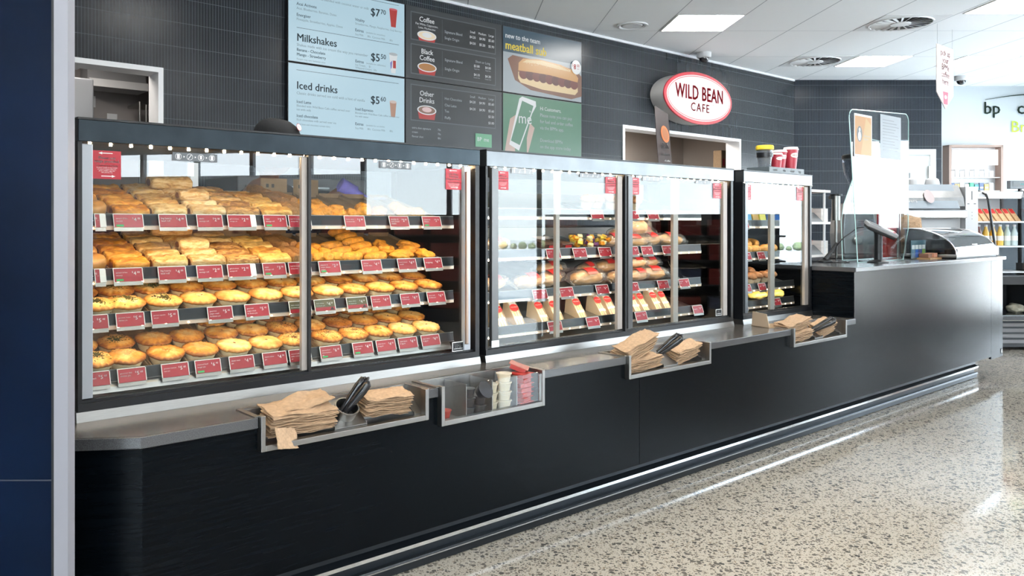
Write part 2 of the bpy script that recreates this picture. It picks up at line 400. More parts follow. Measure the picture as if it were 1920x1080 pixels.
# shop shelving between the counter and the glazing (outside the picture, seen only in the glass)
GM_ = pbr('gondola_dark', (.035, .035, .04), .5)
for gi, (f0, f1) in enumerate(((-3.4, 2.1), (3.1, 6.0), (6.4, 7.5))):
    o = empty('shop_shelving', rf(6.9, f0, 0), 'shop shelving unit outside the picture, %s from the camera' % ('nearest', 'middle', 'furthest')[gi], 'shelving', rz=RA)
    b = MB(); b.box(.35, .42, 0, f1-f0, 0, 1.38, GM_); b.box(0, .6, 0, f1-f0, 0, .16, GM_); b.build('body', o)
    for z in (.5, .8, 1.1): b = MB(); b.box(0, .35, 0, f1-f0, z, z+.02, GM_); b.build('shelf', o)
    for k in range(int((f1-f0)/.5)):
        b = MB(); c_ = ((.3, .05, .04), (.1, .12, .2), (.35, .25, .1), (.12, .2, .1), (.3, .3, .3))[k % 5]
        for j, z in enumerate((.17, .52, .82, 1.12)): b.box(.08, .32, .04+k*.5, .44+k*.5, z, z+.19, pbr('goods_%d' % ((k+j) % 5), c_, .4))
        b.build('goods_row', o)
# ceiling fittings (room frame)
def roomloc(r, f, z): return rf(r, f, z)
M_PANEL = emit('panel_light', (1, .98, .94), 21)
LP = [(2.07, 7.2, 'large square ceiling light panel nearest the menu wall'), (4.6, 8.95, 'square ceiling light panel beside the far air diffuser'),
      (5.8, 8.95, 'square ceiling light panel behind the hanging coffee banner'), (4.6, 6.55, 'square ceiling light panel cut off by the top right corner of the picture'),
      (2.07, 2.4, None), (5.85, -3.6, None), (-.45, 3.6, None), (5.85, 1.2, None), (2.07, -1.2, None), (-1.7, .0, None), (-1.7, -3.6, None), (3.3, 1.8, None), (.8, 1.2, None), (-2.9, 2.4, None), (4.6, -1.2, None), (.8, -3.6, None), (1.45, 4.5, None)]  # panels without a label are added out of view to lift the room light
for r, f, lb in LP:
    if lb is None: lb = 'added ceiling light panel outside the picture, to brighten the shop floor'
    o = empty('ceiling_light', roomloc(r+.3, f+.3, CZ), lb, 'ceiling light', 'square light panels in the ceiling', rz=RA)
    b = MB()
    for s in (-1, 1):
        b.box(-.305, .305, s*.3-.006, s*.3+.006, -.006, 0, M_WHITE); b.box(s*.3-.006, s*.3+.006, -.305, .305, -.006, 0, M_WHITE)
    b.build('frame', o)
    b = MB(); b.box(-.294, .294, -.294, .294, -.004, -.001, M_PANEL); b.build('diffuser', o)
for r, f, lb in ((4.235, 7.5, 'round swirl air diffuser nearer the camera, by the banner wires'), (4.235, 9.25, 'round swirl air diffuser further away, beside a light panel')):
    o = empty('air_diffuser', roomloc(r, f, CZ), lb, 'air vent', 'swirl diffusers in the ceiling', rz=RA)
    b = MB(); b.box(-.298, .298, -.298, .298, -.004, 0, M_WHITE); b.build('face_plate', o)
    b = MB(); b.lathe([(.26, -.0045), (.26, -.0048)], pbr('vent_dark', (.02, .02, .022), .8), seg=40); b.build('opening', o)
    for k in range(22):
        a = 2*PI*k/22; b = MB()
        M = Matrix.Rotation(a, 4, 'Z') @ Matrix.Translation((.17, 0, -.008)) @ Matrix.Rotation(.42, 4, 'X')
        b.prism([(-.085, -.006), (.092, -.015), (.092, .015), (-.085, .006)], -.001, .001, M_WHITE, 'Z', M); b.build('blade', o)
    b = MB(); b.lathe([(.09, -.006), (.085, -.016), (0.001, -.018)], M_WHITE, seg=32); b.build('hub', o, smooth=40)
    b = MB(); b.lathe([(.275, -.004), (.272, -.013), (.262, -.013), (.26, -.004)], M_WHITE, seg=48, close=False); b.build('rim', o, smooth=40)
o = empty('ceiling_speaker', roomloc(1.745, 7.585, CZ), 'round white ceiling fitting with recessed centre above the menu screens', 'ceiling fitting', rz=RA)
b = MB(); b.lathe([(.145, 0), (.143, -.01), (.125, -.012), (.11, -.002)], M_WHITE, seg=40, close=False); b.build('ring', o, smooth=40)
b = MB(); b.lathe([(.112, -.0015), (.09, -.003)], M_MID, seg=40, close=False); b.build('groove', o)
b = MB(); b.lathe([(.095, -.0008), (.088, -.009), (.001, -.010)], M_WHITE, seg=40); b.build('centre_disc', o, smooth=40)
for r, f, lb, s in ((2.81, 8.80, 'white dome security camera above the oval sign', 1.0), (6.53, 10.2, 'white dome security camera near the white end wall', 1.0)):
    o = empty('security_camera', roomloc(r, f, CZ), lb, 'security camera', 'dome cameras on the ceiling', rz=RA)
    b = MB(); b.lathe([(.078, 0), (.078, -.045), (.07, -.056), (.052, -.06)], M_WHITEG, seg=32); b.build('housing', o, smooth=40)
    b = MB(); b.lathe([(.052, -.058), (.05, -.075), (.038, -.096), (.02, -.107), (.001, -.110)], pbr('dome_black', (.015, .015, .02), .05, spec=.8), seg=28); b.build('dome', o, smooth=60)

# oval sign -------------------------------------------------------
SX, SZ, SY = 7.66, 2.625, 5.03
o = empty('oval_sign', (SX, WY, SZ), 'illuminated white oval cafe sign with red lettering on the menu wall', 'sign')
b = MB()
def oval(rx, rz, n=64): return [(rx*math.cos(2*PI*i/n), rz*math.sin(2*PI*i/n)) for i in range(n)]
b.prism(oval(.63, .272), -.19, -.02, pbr('sign_side', (.42, .41, .40), .4, metal=.3), 'Y'); b.build('sign_box', o, smooth=40)
M_SGNW = pbr('sign_white', (.52, .51, .50), .4, emis=(1, .95, .93), es=.14); M_SGNR = pbr('sign_red', (.33, .008, .02), .4, emis=(.6, .02, .04), es=.12)
b = MB(); b.prism(oval(.64, .282), -.205, -.188, M_SGNR, 'Y'); b.build('rim', o, smooth=40, bevel=.004)
b = MB(); b.prism(oval(.60, .248), -.209, -.2035, M_SGNW, 'Y'); b.build('face', o)
b = MB()
n = 64; A = oval(.588, .238); B2 = oval(.580, .231)
for i in range(n):
    j = (i+1) % n; b.quad((A[i][0], -.2105, A[i][1]), (A[j][0], -.2105, A[j][1]), (B2[j][0], -.2105, B2[j][1]), (B2[i][0], -.2105, B2[i][1]), M_SGNR)
b.text('WILD BEAN', .215, 0, -.2116, -.02, M_SGNR, 'CENTER', .034, sx=.76, spacing=1.06)
b.text('CAFE', .13, 0, -.2116, -.145, M_SGNR, 'CENTER', .010, spacing=1.25)
b.text('TM', .02, .235, -.211, -.06, M_SGNR)
b.build('lettering', o)
b = MB(); b.box(-.25, .25, -.03, 0, -.1, .1, M_GREY); b.build('mounting_plate', o)

# menu screens ----------------------------------------------------
MX = [2.754, 3.803, 4.868, 5.921]; MZ = [3.022, 2.427, 1.835]
SB = emit('screen_blue', (.50, .72, .84), .95); SBT = emit('screen_ink', (.035, .05, .06), 1); SBG = emit('screen_ink_grey', (.2, .27, .3), 1)
SDK = emit('screen_charcoal', (.035, .042, .048), 1); SDK2 = emit('screen_charcoal_box', (.02, .024, .028), 1); SLN = emit('screen_line', (.10, .12, .13), 1)
SW = emit('screen_white', (.72, .76, .78), 1); SWG = emit('screen_pale', (.42, .47, .50), 1); SRED = emit('screen_red', (.45, .03, .025), 1)
SCR = emit('screen_cream', (.80, .68, .48), 1); SOR = emit('screen_coffee', (.42, .19, .05), 1); SNV = emit('screen_navy', (.03, .075, .115), 1)
SYL = emit('screen_yellow', (.78, .62, .08), 1); SBN = emit('screen_bun', (.62, .34, .12), 1); SBN2 = emit('screen_bun_pale', (.75, .58, .32), 1)
SMT = emit('screen_meat', (.10, .018, .014), 1); SWD = emit('screen_board', (.20, .085, .045), 1); SGY = emit('screen_greyblue', (.34, .40, .44), 1)
SGN = emit('screen_green', (.07, .22, .13), 1); SGN2 = emit('screen_green_light', (.14, .42, .24), 1); SPK = emit('screen_skin', (.55, .40, .34), 1)
def screen(i, j, label):
    x0, x1 = MX[i]+.004, MX[i+1]-.004; z1, z0 = MZ[j]-.003, MZ[j+1]+.003
    o = empty('menu_screen', (x0, WY-.003, z0), label, 'screen', 'menu screens tiled on the wall')
    W, Hh = x1-x0, z1-z0
    b = MB(); b.box(0, W, -.04, 0, 0, Hh, M_BLACK); b.build('housing', o)
    return o, W, Hh
class SC:
    """draw on a screen: x,z in metres from its lower left corner"""
    def __init__(s, bg, W, Hh): s.b = MB(); s.k = 0; s.W, s.H = W, Hh; s.r(.005, .005, W-.005, Hh-.005, bg)
    def y(s): s.k += 1; return -.0402 - .00015*s.k
    def r(s, x0, z0, x1, z1, m): y = s.y(); s.b.quad((x0, y, z0), (x1, y, z0), (x1, y, z1), (x0, y, z1), m)
    def poly(s, pts, m): y = s.y(); s.b.add([(p[0], y, p[1]) for p in pts], [tuple(range(len(pts)))], m)
    def e(s, cx, cz, rx, rz, m): s.b.ellipse(cx, s.y(), cz, rx, rz, m, 32)
    def t(s, body, size, x, z, m, align='LEFT', bold=0., sx=1.): s.b.text(body, size, x, s.y(), z, m, align, bold, sx=sx)
    def done(s, o): return s.b.build('display', o)
def cup(s, x, z, w, h, liquid, top=None):
    s.poly([(x-w*.42, z), (x+w*.42, z), (x+w*.5, z+h), (x-w*.5, z+h)], SRED); s.e(x, z+h, w*.52, w*.20, SW); s.e(x, z+h, w*.46, w*.16, liquid)
    if top: s.e(x, z+h+.004, w*.26, w*.11, top)
o, W, Hh = screen(0, 0, 'pale blue menu screen listing smoothies and milkshakes')
s = SC(SB, W, Hh)
s.t('Smoothies', .078, .07, .525, SBT, bold=.02); s.t('Real fruit Smoothies blended with coconut water or milk', .027, .07, .483, SBG)
s.t('$7', .085, .80, .445, SBT, 'RIGHT', .02); s.t('70', .052, .805, .47, SBT, bold=.015); s.r(.55, .563, .98, .566, SBT)
s.t('Acai Activate', .031, .07, .415, SBT, bold=.01); s.t('Acai, Blueberries, Bananas, Dates', .025, .07, .385, SBG)
s.t('Energiser', .031, .07, .335, SBT, bold=.01); s.t('Pineapple, Strawberries, Apples, Dates', .025, .07, .305, SBG)
s.t('Vitality', .031, .57, .38, SBT, bold=.01); s.t('Strawberries, Mango, Raspberries, Goji Berries', .023, .57, .352, SBG)
s.t('Extras', .031, .57, .30, SBT, bold=.01); s.t('(available for smoothies)', .018, .67, .30, SBG); s.t('Soy Milk      80c  Coconut Milk       80c', .022, .57, .27, SBG)
s.poly([(.905, .385), (.95, .385), (.965, .525), (.888, .525)], SRED); s.e(.927, .525, .039, .008, emit('screen_pink', (.6, .12, .15), 1))
s.r(.07, .25, .98, .253, SBT)
s.t('Milkshakes', .078, .07, .155, SBT, bold=.02); s.t('Shakes made with ice cream the way you remember', .029, .07, .118, SBG)
s.t('$5', .085, .80, .095, SBT, 'RIGHT', .02); s.t('50', .052, .805, .12, SBT, bold=.015)
s.t('Banana - Chocolate', .030, .07, .082, SBT, bold=.01); s.t('Mango - Strawberry', .030, .07, .048, SBT, bold=.01); s.t('Ranges may vary between sites', .019, .07, .018, SBG)
s.t('Extras', .031, .57, .062, SBT, bold=.01); s.t('Ice Cream     $1', .022, .57, .037, SBG); s.t('Whipped Cream   50c', .022, .57, .015, SBG); s.t('(available for milkshakes)', .018, .67, .062, SBG)
s.poly([(.905, .02), (.945, .02), (.965, .17), (.885, .17)], SW); s.e(.925, .17, .042, .012, SWG)
s.poly([(.895, .10), (.915, .12), (.91, .06), (.9, .05)], emit('screen_cupblue', (.2, .2, .55), 1)); s.r(.922, .06, .95, .12, SRED)
s.done(o)
o, W, Hh = screen(0, 1, 'pale blue menu screen listing iced drinks')
s = SC(SB, W, Hh); s.r(.07, .535, .98, .538, SBT)
s.t('Iced drinks', .078, .07, .40, SBT, bold=.02); s.t('Classic drinks served ice cold with a hint of vanilla', .029, .07, .36, SBG)
s.t('$5', .085, .80, .355, SBT, 'RIGHT', .02); s.t('60', .052, .805, .38, SBT, bold=.015)
s.poly([(.905, .265), (.945, .265), (.958, .385), (.893, .385)], emit('screen_latte', (.45, .25, .17), 1)); s.e(.925, .385, .034, .012, emit('screen_latte_top', (.62, .5, .45), 1))
s.t('Iced Latte', .030, .07, .297, SBT, bold=.01); s.t('Blended with Wild Bean Cafe coffee served over', .023, .07, .27, SBG); s.t('ice with milk', .023, .07, .243, SBG)
s.t('Iced chocolate', .030, .07, .195, SBT, bold=.01); s.t('Rich chocolate milk served over ice', .023, .07, .168, SBG); s.t('*Iced latte and chocolate contain dairy', .018, .07, .138, SBG)
s.t('Iced Espresso', .030, .57, .288, SBT, bold=.01); s.t('Blended with Wild Bean Cafe coffee served over', .021, .57, .262, SBG); s.t('ice with water', .021, .57, .237, SBG)
s.t('Extras', .030, .57, .175, SBT, bold=.01); s.t('Soy Milk      80c  Coconut Milk       80c', .022, .57, .145, SBG); s.t('(available for ice drinks)', .018, .67, .175, SBG)
s.done(o)
o, W, Hh = screen(1, 0, 'charcoal menu screen with coffee and black coffee prices')
s = SC(SDK, W, Hh)
for z0, z1 in ((.315, .545), (.04, .285)):
    s.r(.05, z0, .98, z1, SLN); s.r(.058, z0+.008, .972, z1-.008, SDK2); s.r(.375, z0+.02, .378, z1-.02, SLN)
s.t('Coffee', .058, .215, .475, SW, 'CENTER', .012); s.t('Flat White, Cappuccino,', .024, .215, .446, SW, 'CENTER'); s.t('Latte, Mochaccino', .024, .215, .418, SW, 'CENTER')
cup(s, .215, .320, .19, .048, SCR, SW)
s.t('Signature Blend', .031, .40, .42, SWG); s.t('Single Origin', .031, .40, .368, SWG)
for x, a, p1, p2 in ((.71, 'Small', '$4.20', '$4.50'), (.82, 'Medium', '$4.90', '$5.20'), (.925, 'Large', '$5.60', '$5.90')):
    s.t(a, .028, x, .462, SW, 'CENTER'); s.t(p1, .030, x, .418, SW, 'CENTER', .006); s.t(p2, .030, x, .366, SW, 'CENTER', .006)
s.t('Black', .058, .215, .215, SW, 'CENTER', .012); s.t('Coffee', .058, .215, .162, SW, 'CENTER', .012); cup(s, .215, .048, .19, .06, SOR)
s.t('Signature Blend', .031, .40, .185, SWG); s.t('Single Origin', .031, .40, .11, SWG); s.t('Short or Long', .030, .825, .215, SWG, 'CENTER')
for x, p1, p2 in ((.755, '$3.80', '$4.10'), (.885, '$4.00', '$4.30')):
    s.t(p1, .030, x, .175, SW, 'CENTER', .006); s.t(p2, .030, x, .10, SW, 'CENTER', .006)
    s.t('Single Shot', .014, x, .155, SWG, 'CENTER'); s.t('Double Shot', .014, x, .08, SWG, 'CENTER')
s.done(o)
o, W, Hh = screen(1, 1, 'charcoal menu screen with other drinks prices')
s = SC(SDK, W, Hh); s.r(.05, .255, .98, .55, SLN); s.r(.058, .263, .972, .542, SDK2); s.r(.375, .28, .378, .52, SLN)
s.t('Other', .058, .215, .465, SW, 'CENTER', .012); s.t('Drinks', .058, .215, .41, SW, 'CENTER', .012); cup(s, .215, .275, .19, .075, emit('screen_cocoa', (.22, .12, .08), 1), emit('screen_mallow', (.7, .5, .5), 1))
for x, a, p1, p2 in ((.71, 'Small', '$4.20', '$4.20'), (.82, 'Medium', '$4.90', '$4.90'), (.925, 'Large', '$5.60', '$5.60')):
    s.t(a, .028, x, .50, SWG, 'CENTER'); s.t(p1, .030, x, .455, SW, 'CENTER', .006); s.t(p2, .030, x, .395, SW, 'CENTER', .006)
s.t('$3.50', .030, .925, .345, SW, 'CENTER', .006); s.t('$3.00', .030, .925, .29, SW, 'CENTER', .006)
for z, a in ((.455, 'Hot Chocolate'), (.40, 'Chai Latte'), (.35, 'Tea'), (.295, 'Fluffy')): s.t(a, .031, .40, z, SWG)
for z, a, c in ((.19, 'extra shot signature', '70c'), (.155, 'cream', '70c'), (.12, 'flavour shot', '80c')): s.t(a, .024, .06, z, SWG); s.t(c, .024, .36, z, SWG, 'RIGHT')
s.r(.74, .085, .93, .20, SGN2); s.t('BP', .05, .76, .135, SW); s.t('me', .05, .835, .135, SW, bold=-.005)
s.done(o)
o, W, Hh = screen(2, 0, 'menu screen advertising a meatball sub for eight dollars')
s = SC(SGY, W, Hh); s.r(.005, .36, W-.005, Hh-.005, SNV)
s.t('new to the team', .066, .03, .485, SW, bold=.014); s.t('meatball sub', .108, .03, .385, SYL, bold=.025, sx=.97)
s.poly([(.06, .30), (.12, .34), (.5, .33), (.95, .31), (1.045, .25), (1.045, .06), (.9, .02), (.35, .05), (.15, .12)], SWD)
s.poly([(.19, .14), (.22, .105), (.5, .07), (.95, .065), (.99, .10), (.985, .17), (.19, .20)], SBN2)
for k in range(9): s.e(.255+k*.085, .185-.003*k, .055, .045, SMT if k % 2 else emit('screen_meat2', (.16, .03, .02), 1))
s.poly([(.19, .21), (.195, .28), (.25, .325), (.45, .345), (.75, .33), (.93, .295), (.995, .23), (.985, .19), (.6, .215), (.35, .215)], SBN)
s.poly([(.24, .29), (.3, .32), (.5, .335), (.75, .315), (.9, .28), (.7, .285), (.4, .30)], SBN2)
for k in range(60): s.e(.28+random.random()*.62, .275+random.random()*.045, .004, .003, SCR)
s.e(.955, .33, .068, .068, SW); s.t('$', .04, .895, .335, SRED); s.t('8', .07, .918, .31, SRED, bold=.02); s.t('00', .04, .963, .335, SRED, bold=.01); s.t('each', .018, .965, .312, SRED)
s.done(o)
o, W, Hh = screen(2, 1, 'green menu screen showing a hand holding a phone')
s = SC(SGN, W, Hh)
s.poly([(.02, .04), (.09, .36), (.16, .40), (.13, .25), (.16, .02)], SPK); s.poly([(.30, .02), (.40, .30), (.34, .34), (.30, .2)], SPK)
s.poly([(.08, .13), (.20, .08), (.37, .43), (.42, .50), (.415, .545), (.24, .572), (.205, .55)], SW)
s.poly([(.10, .165), (.21, .13), (.365, .45), (.385, .50), (.24, .535)], SGN); s.t('me', .14, .19, .33, SW, bold=.002); s.t('bp', .025, .33, .44, SW)
s.t('Hi Customers,', .048, .47, .47, SW, bold=.006)
for k, a in enumerate(('Please note you can pay', 'for fuel and order coffee', 'via the BPMe app.', '', 'Download BPMe', 'on the app store today')): s.t(a, .045, .47, .41-k*.058, SWG)
s.e(.72, .25, .0001, .0001, SW)
s.done(o)

# white end wall: shop lettering, cabinet
M_BP = pbr('sign_black', (.02, .045, .03), .35)
E2 = 10.94
o = empty('wall_lettering', roomloc(7.3, E2, 2.70), 'dark shop name lettering with an arc above on the white end wall', 'sign', rz=RA)
b = MB(); b.text('bp', .235, 0, -.012, .06, M_BP, bold=.018); b.text('connect', .235, .455, -.012, .06, M_BP, bold=.018)
b.build('letters', o)
b = MB()
for k in range(14):
    x0, x1 = .03+k*.07, .03+(k+1)*.07
    def za(x): return .245+.10*(1-((x-.9)/.9)**2)
    th0, th1 = .004+.022*k/14, .004+.022*(k+1)/14
    b.prism([(x0, za(x0)-th0), (x1, za(x1)-th1), (x1, za(x1)), (x0, za(x0))], -.012, -.002, M_BP, 'Y')
b.build('arc', o)
b = MB(); b.text('Br', .22, .37, -.012, -.19, pbr('lime_print', (.48, .62, .05), .4), bold=-.01)
b.build('lime_script', o, label='lime green script letters')
o = empty('wall_cabinet', roomloc(7.118, E2, 1.6), 'wood framed wall cabinet with white screen and rows of small packets', 'cabinet', rz=RA)
WD = pbr('pinkish_wood', (.36, .26, .22), .5)
b = MB(); b.box(-.366, -.335, -.14, 0, -.30, .723, WD); b.box(.335, .366, -.14, 0, -.30, .723, WD); b.box(-.366, .366, -.14, 0, .695, .723, WD); b.build('frame', o)
b = MB(); b.box(-.335, .335, -.02, 0, -.30, .695, M_WHITEG); b.box(-.335, .335, -.12, -.02, .28, .29, M_WHITE); b.box(-.335, .335, -.12, -.02, .10, .11, M_WHITE); b.box(-.335, .335, -.12, -.02, -.08, -.07, M_WHITE); b.build('shelves', o)
b = MB(); b.box(-.31, .30, -.13, -.12, .45, .66, emit('cabinet_screen', (1, 1, 1), 1.3)); b.build('screen', o)
for sh, zz, n in ((0, .29, 9), (1, .11, 9), (2, -.07, 8)):
    cols = [(.75, .76, .76), (.7, .45, .1), (.06, .1, .2), (.02, .2, .22), (.02, .25, .15), (.72, .7, .7)]
    for k in range(n):
        x = -.29+k*.066; c = cols[(k*5+sh*2) % 6] if sh != 0 else (.75, .76, .77)
        bb = MB(); bb.box(-.027, .027, -.03, 0, 0, .085+.02*((k+sh) % 2), pbr('packet_%d_%d' % (sh > 0, (k*5+sh*2) % 6), c, .35)); bb.box(-.02, .02, -.0308, -.03, .03, .05, M_PRINTW)
        q = bb.build('packet', loc=roomloc(7.118+x, E2-.06, 1.6+zz), rot=(0, 0, RA))
        tag(q, 'small packet, %s from left on the %s shelf of the wall cabinet' % (ORD[k], ('upper', 'middle', 'lower')[sh]), 'packet', 'packets in the wall cabinet')
# hanging coffee banner
p0 = rf(4.571, 7.5); o = empty('hanging_banner', (p0.x, p0.y, 2.354), 'white pointed banner hanging on two wires with pink lettering', 'banner')
M_BAN = pbr('banner_white', (.62, .56, .55), .5); M_BPK = pbr('banner_pink', (.42, .09, .11), .5)
b = MB(); b.prism([(0, .14), (.21, 0), (.41, .14), (.41, .59), (0, .59)], -.004, .004, M_BAN, 'Y'); b.build('panel', o)
b = MB()
for k, a in enumerate(('pick up', 'your', 'BPMe', 'coffee', 'here')): b.text(a, .082, .205, -.005, .50-k*.068, M_BPK, 'CENTER', .012)
b.prism([(.16, .04), (.26, .04), (.275, .16), (.145, .16)], -.005, -.0042, pbr('banner_cup', (.45, .06, .10), .5), 'Y'); b.ellipse(.21, -.0055, .11, .03, .018, M_BAN)
b.build('print', o)
for x in (.02, .39):
    b = MB(); b.tube([(x, 0, .58), (x, 0, CZ-2.354)], .0012, M_MID, 5); b.build('wire', o)

# ================================================================== COUNTERS
TR = [(1.098, 1.743, .565, 2.374), (1.799, 2.331, .531, 2.386), (2.863, 3.507, .569, 2.388), (4.32, 4.966, .569, 2.388)]   # u0,u1,z0,back
TOPZ, TT = .668, .033
def notched(): 
    p = [(.745, 2.25)]
    for u0, u1, z0, bk in TR: p += [(u0, 2.25), (u0, bk), (u1, bk), (u1, 2.25)]
    return p + [(5.119, 2.25), (5.119, 3.25), (.30, 3.25), (.30, 2.525)]
b = MB(); b.prism(notched(), TOPZ-TT, TOPZ, M_STONE, 'Z')
pts = notched()
o = b.build('worktop', bevel=.0025); tag(o, 'long dark low worktop that carries the three glass food cabinets', 'worktop')
b = MB(); q = [(x, max(y, 2.254) if y < 2.26 else y) for x, y in pts]; b.prism([(.752, 2.256)] + q[1:-4] + [(5.117, 2.254), (5.117, 3.25), (.30, 3.25), (.30, 2.533)], TOPZ+.0002, TOPZ+.0008, M_TOPS, 'Z')
b.build('top_face', o, label='satin brown-grey top face')
co = empty('counter_base', (.745, 2.25, 0), 'long black laminate counter front under the glass food cabinets', 'counter')
def cchild(b, name, parent=co, off=(.745, 2.25, 0), **k):
    b.v = [(x-off[0], y-off[1], z-off[2]) for x, y, z in b.v]; return b.build(name, parent, **k)
ZB = .168
def front(u0, u1, nots):
    p = [(u0, ZB)] + [(u1, ZB), (u1, TOPZ-TT)]
    for a, c, z0, _ in reversed(nots): p += [(c, TOPZ-TT), (c, z0), (a, z0), (a, TOPZ-TT)]
    p += [(u0, TOPZ-TT)]
    b = MB(); b.prism(p, 2.258, 2.276, M_LAM, 'Y'); return b
def front2(u0, u1, nots, cutr=None, cutl=None):
    p = [(u0, ZB), (u1, ZB)] + ([(u1, cutr[2]), (cutr[0], cutr[2]), (cutr[0], TOPZ-TT)] if cutr else [(u1, TOPZ-TT)])
    for a, c, z0, _ in reversed(nots): p += [(c, TOPZ-TT), (c, z0), (a, z0), (a, TOPZ-TT)]
    p += ([(cutl[1], TOPZ-TT), (cutl[1], cutl[2]), (u0, cutl[2])] if cutl else [(u0, TOPZ-TT)])
    b = MB(); b.prism(p, 2.258, 2.276, M_LAM, 'Y'); return b
cchild(front2(.752, 2.967, TR[:2], cutr=TR[2]), 'front_panel', bevel=.001)
cchild(front2(2.969, 5.118, TR[3:], cutl=TR[2]), 'front_panel', bevel=.001)
b = MB(); b.prism([(.752, 2.258), (.30, 2.535), (.31, 2.552), (.757, 2.276)], ZB, TOPZ-TT, M_LAM, 'Z'); cchild(b, 'corner_panel')
def kick(b, u0, u1, m=M_KICK):
    b.prism([(2.300, .168), (2.345, .150), (2.345, .112), (2.352, .110), (2.352, .006), (2.5, .006), (2.5, .168)], u0, u1, m, 'X')
    b.prism([(2.322, .098), (2.352, .110), (2.352, .080), (2.330, .080)], u0, u1, m, 'X')
    b.prism([(2.326, .040), (2.330, .045), (2.352, .045), (2.352, .004), (2.336, .004), (2.332, .03)], u0, u1, m, 'X')
def kickchrome(b, u0, u1, m=M_CHROME):
    b.prism([(2.3215, .098), (2.3215, .085), (2.330, .080), (2.330, .098)], u0, u1, m, 'X')
    b.box(u0, u1, 2.3235, 2.327, .036, .040, M_STEELD)
b = MB(); kick(b, .76, 5.119); b.prism([(.76, 2.34), (.32, 2.61), (.32, 2.75), (.80, 2.45)], .004, .166, M_KICK, 'Z'); cchild(b, 'kickboard')
b = MB(); kickchrome(b, .76, 5.119); cchild(b, 'kick_trim', label='polished metal kick strip')
b = MB(); b.box(.9, 5.1, 2.28, 2.30, ZB, .52, M_BLACK); b.box(.9, 5.1, 3.1, 3.2, .006, TOPZ-TT-.001, M_BLACK); cchild(b, 'carcass')
ck = empty('checkout_counter', (5.121, 2.25, 0), 'taller blue-grey laminate checkout counter at the right end', 'counter')
CK = dict(parent=ck, off=(5.121, 2.25, 0))
b = MB(); b.box(5.123, 7.60, 2.262, 2.28, ZB, .957, M_LAM); cchild(b, 'front_panel', bevel=.001, **CK)
b = MB(); b.box(7.602, 7.88, 2.262, 2.28, ZB-.02, .957, M_LAM); b.box(7.862, 7.88, 2.28, 3.15, ZB-.02, .957, M_LAM); cchild(b, 'end_panel', **CK)
b = MB(); b.box(5.123, 5.141, 2.28, 3.2, ZB, .957, M_LAM); cchild(b, 'side_panel', **CK)
b = MB(); b.box(5.121, 7.93, 2.25, 3.25, .957, .985, M_STONE); cchild(b, 'worktop', bevel=.003, **CK)
b = MB(); kick(b, 5.121, 7.50); cchild(b, 'kickboard', **CK)
b = MB(); kickchrome(b, 5.121, 7.50); cchild(b, 'kick_trim', **CK)
b = MB(); b.box(7.83, 7.872, 2.2595, 2.262, .172, .215, M_BLACK); b.box(7.84, 7.862, 2.2590, 2.2597, .18, .207, M_PRINTW); cchild(b, 'maker_badge', **CK)

# steel dispenser trays let into the worktop
def tray(k, label, front=True):
    u0, u1, z0, bk = TR[k]; zt = TOPZ+.006; F0 = 2.234
    o = empty('dispenser_tray', (u0, F0, z0), label, 'tray', 'steel trays let into the counter edge')
    off = (u0, F0, z0); T = .006
    def c(b, n, **kw): return cchild(b, n, parent=o, off=off, **kw)
    b = MB(); e = .001
    b.box(u0+e, u0+.016, F0, 2.262, z0, zt, M_STEEL); b.box(u1-.016, u1-e, F0, 2.262, z0, zt, M_STEEL); b.box(u0+.016, u1-.016, F0, 2.262, z0, z0+.018, M_STEEL)
    c(b, 'front_frame', bevel=.0015)
    b = MB(); b.box(u0+e, u0+.005, 2.262, bk-e, z0, TOPZ+.001, M_STEELD); b.box(u1-.005, u1-e, 2.262, bk-e, z0, TOPZ+.001, M_STEELD)
    b.box(u0+.005, u1-.005, 2.262, bk-e, z0, z0+.004, M_STEELD); b.box(u0+.005, u1-.005, bk-.006, bk-e, z0, TOPZ+.001, M_STEELD)
    c(b, 'well')
    b = MB(); w = .012
    b.box(u0-w, u1+w, bk, bk+.012, TOPZ+.001, TOPZ+.004, M_STEEL); b.box(u0-w, u0+.006, 2.25, bk, TOPZ+.001, TOPZ+.004, M_STEEL); b.box(u1-.006, u1+w, 2.25, bk, TOPZ+.001, TOPZ+.004, M_STEEL)
    c(b, 'rim')
    return o, off, c
def slope_panel(c, k, holes):
    """sloping cover with gaps where bins sit"""
    u0, u1, z0, bk = TR[k]; b = MB(); x = u0+.006
    yz = ((2.263, z0+.022), (bk-.007, TOPZ-.012))
    for h0, h1 in list(holes)+[(u1-.006, None)]:
        if h0-x > .002: b = MB(); b.prism([yz[0], yz[1], (yz[1][0], yz[1][1]-.003), (yz[0][0], yz[0][1]-.003)], x, h0, M_STEEL, 'X'); c(b, 'sloping_cover')
        if h1: x = h1
    for h0, h1 in holes:
        b = MB(); b.box(h0-.002, h0, 2.264, bk-.007, z0+.006, z0+.03, M_STEELD); b.box(h1, h1+.002, 2.264, bk-.007, z0+.006, z0+.03, M_STEELD); b.box(h0, h1, 2.264, bk-.007, z0+.0045, z0+.006, M_STEELD); c(b, 'bin')
T0 = tray(0, 'steel tray with paper bags and tongs, nearest the camera'); slope_panel(T0[2], 0, [(1.12, 1.375), (1.50, 1.70)])
T2 = tray(2, 'steel tray under the middle cabinet, overflowing with brown paper bags'); slope_panel(T2[2], 2, [(2.88, 3.16), (3.27, 3.47)])
T3 = tray(3, 'steel tray of paper bags at the far end beside the checkout'); slope_panel(T3[2], 3, [(4.34, 4.62), (4.72, 4.93)])
T1 = tray(1, 'steel and clear acrylic tray of sauce pots, second from the left')
c = T1[2]; u0, u1, z0, bk = TR[1]
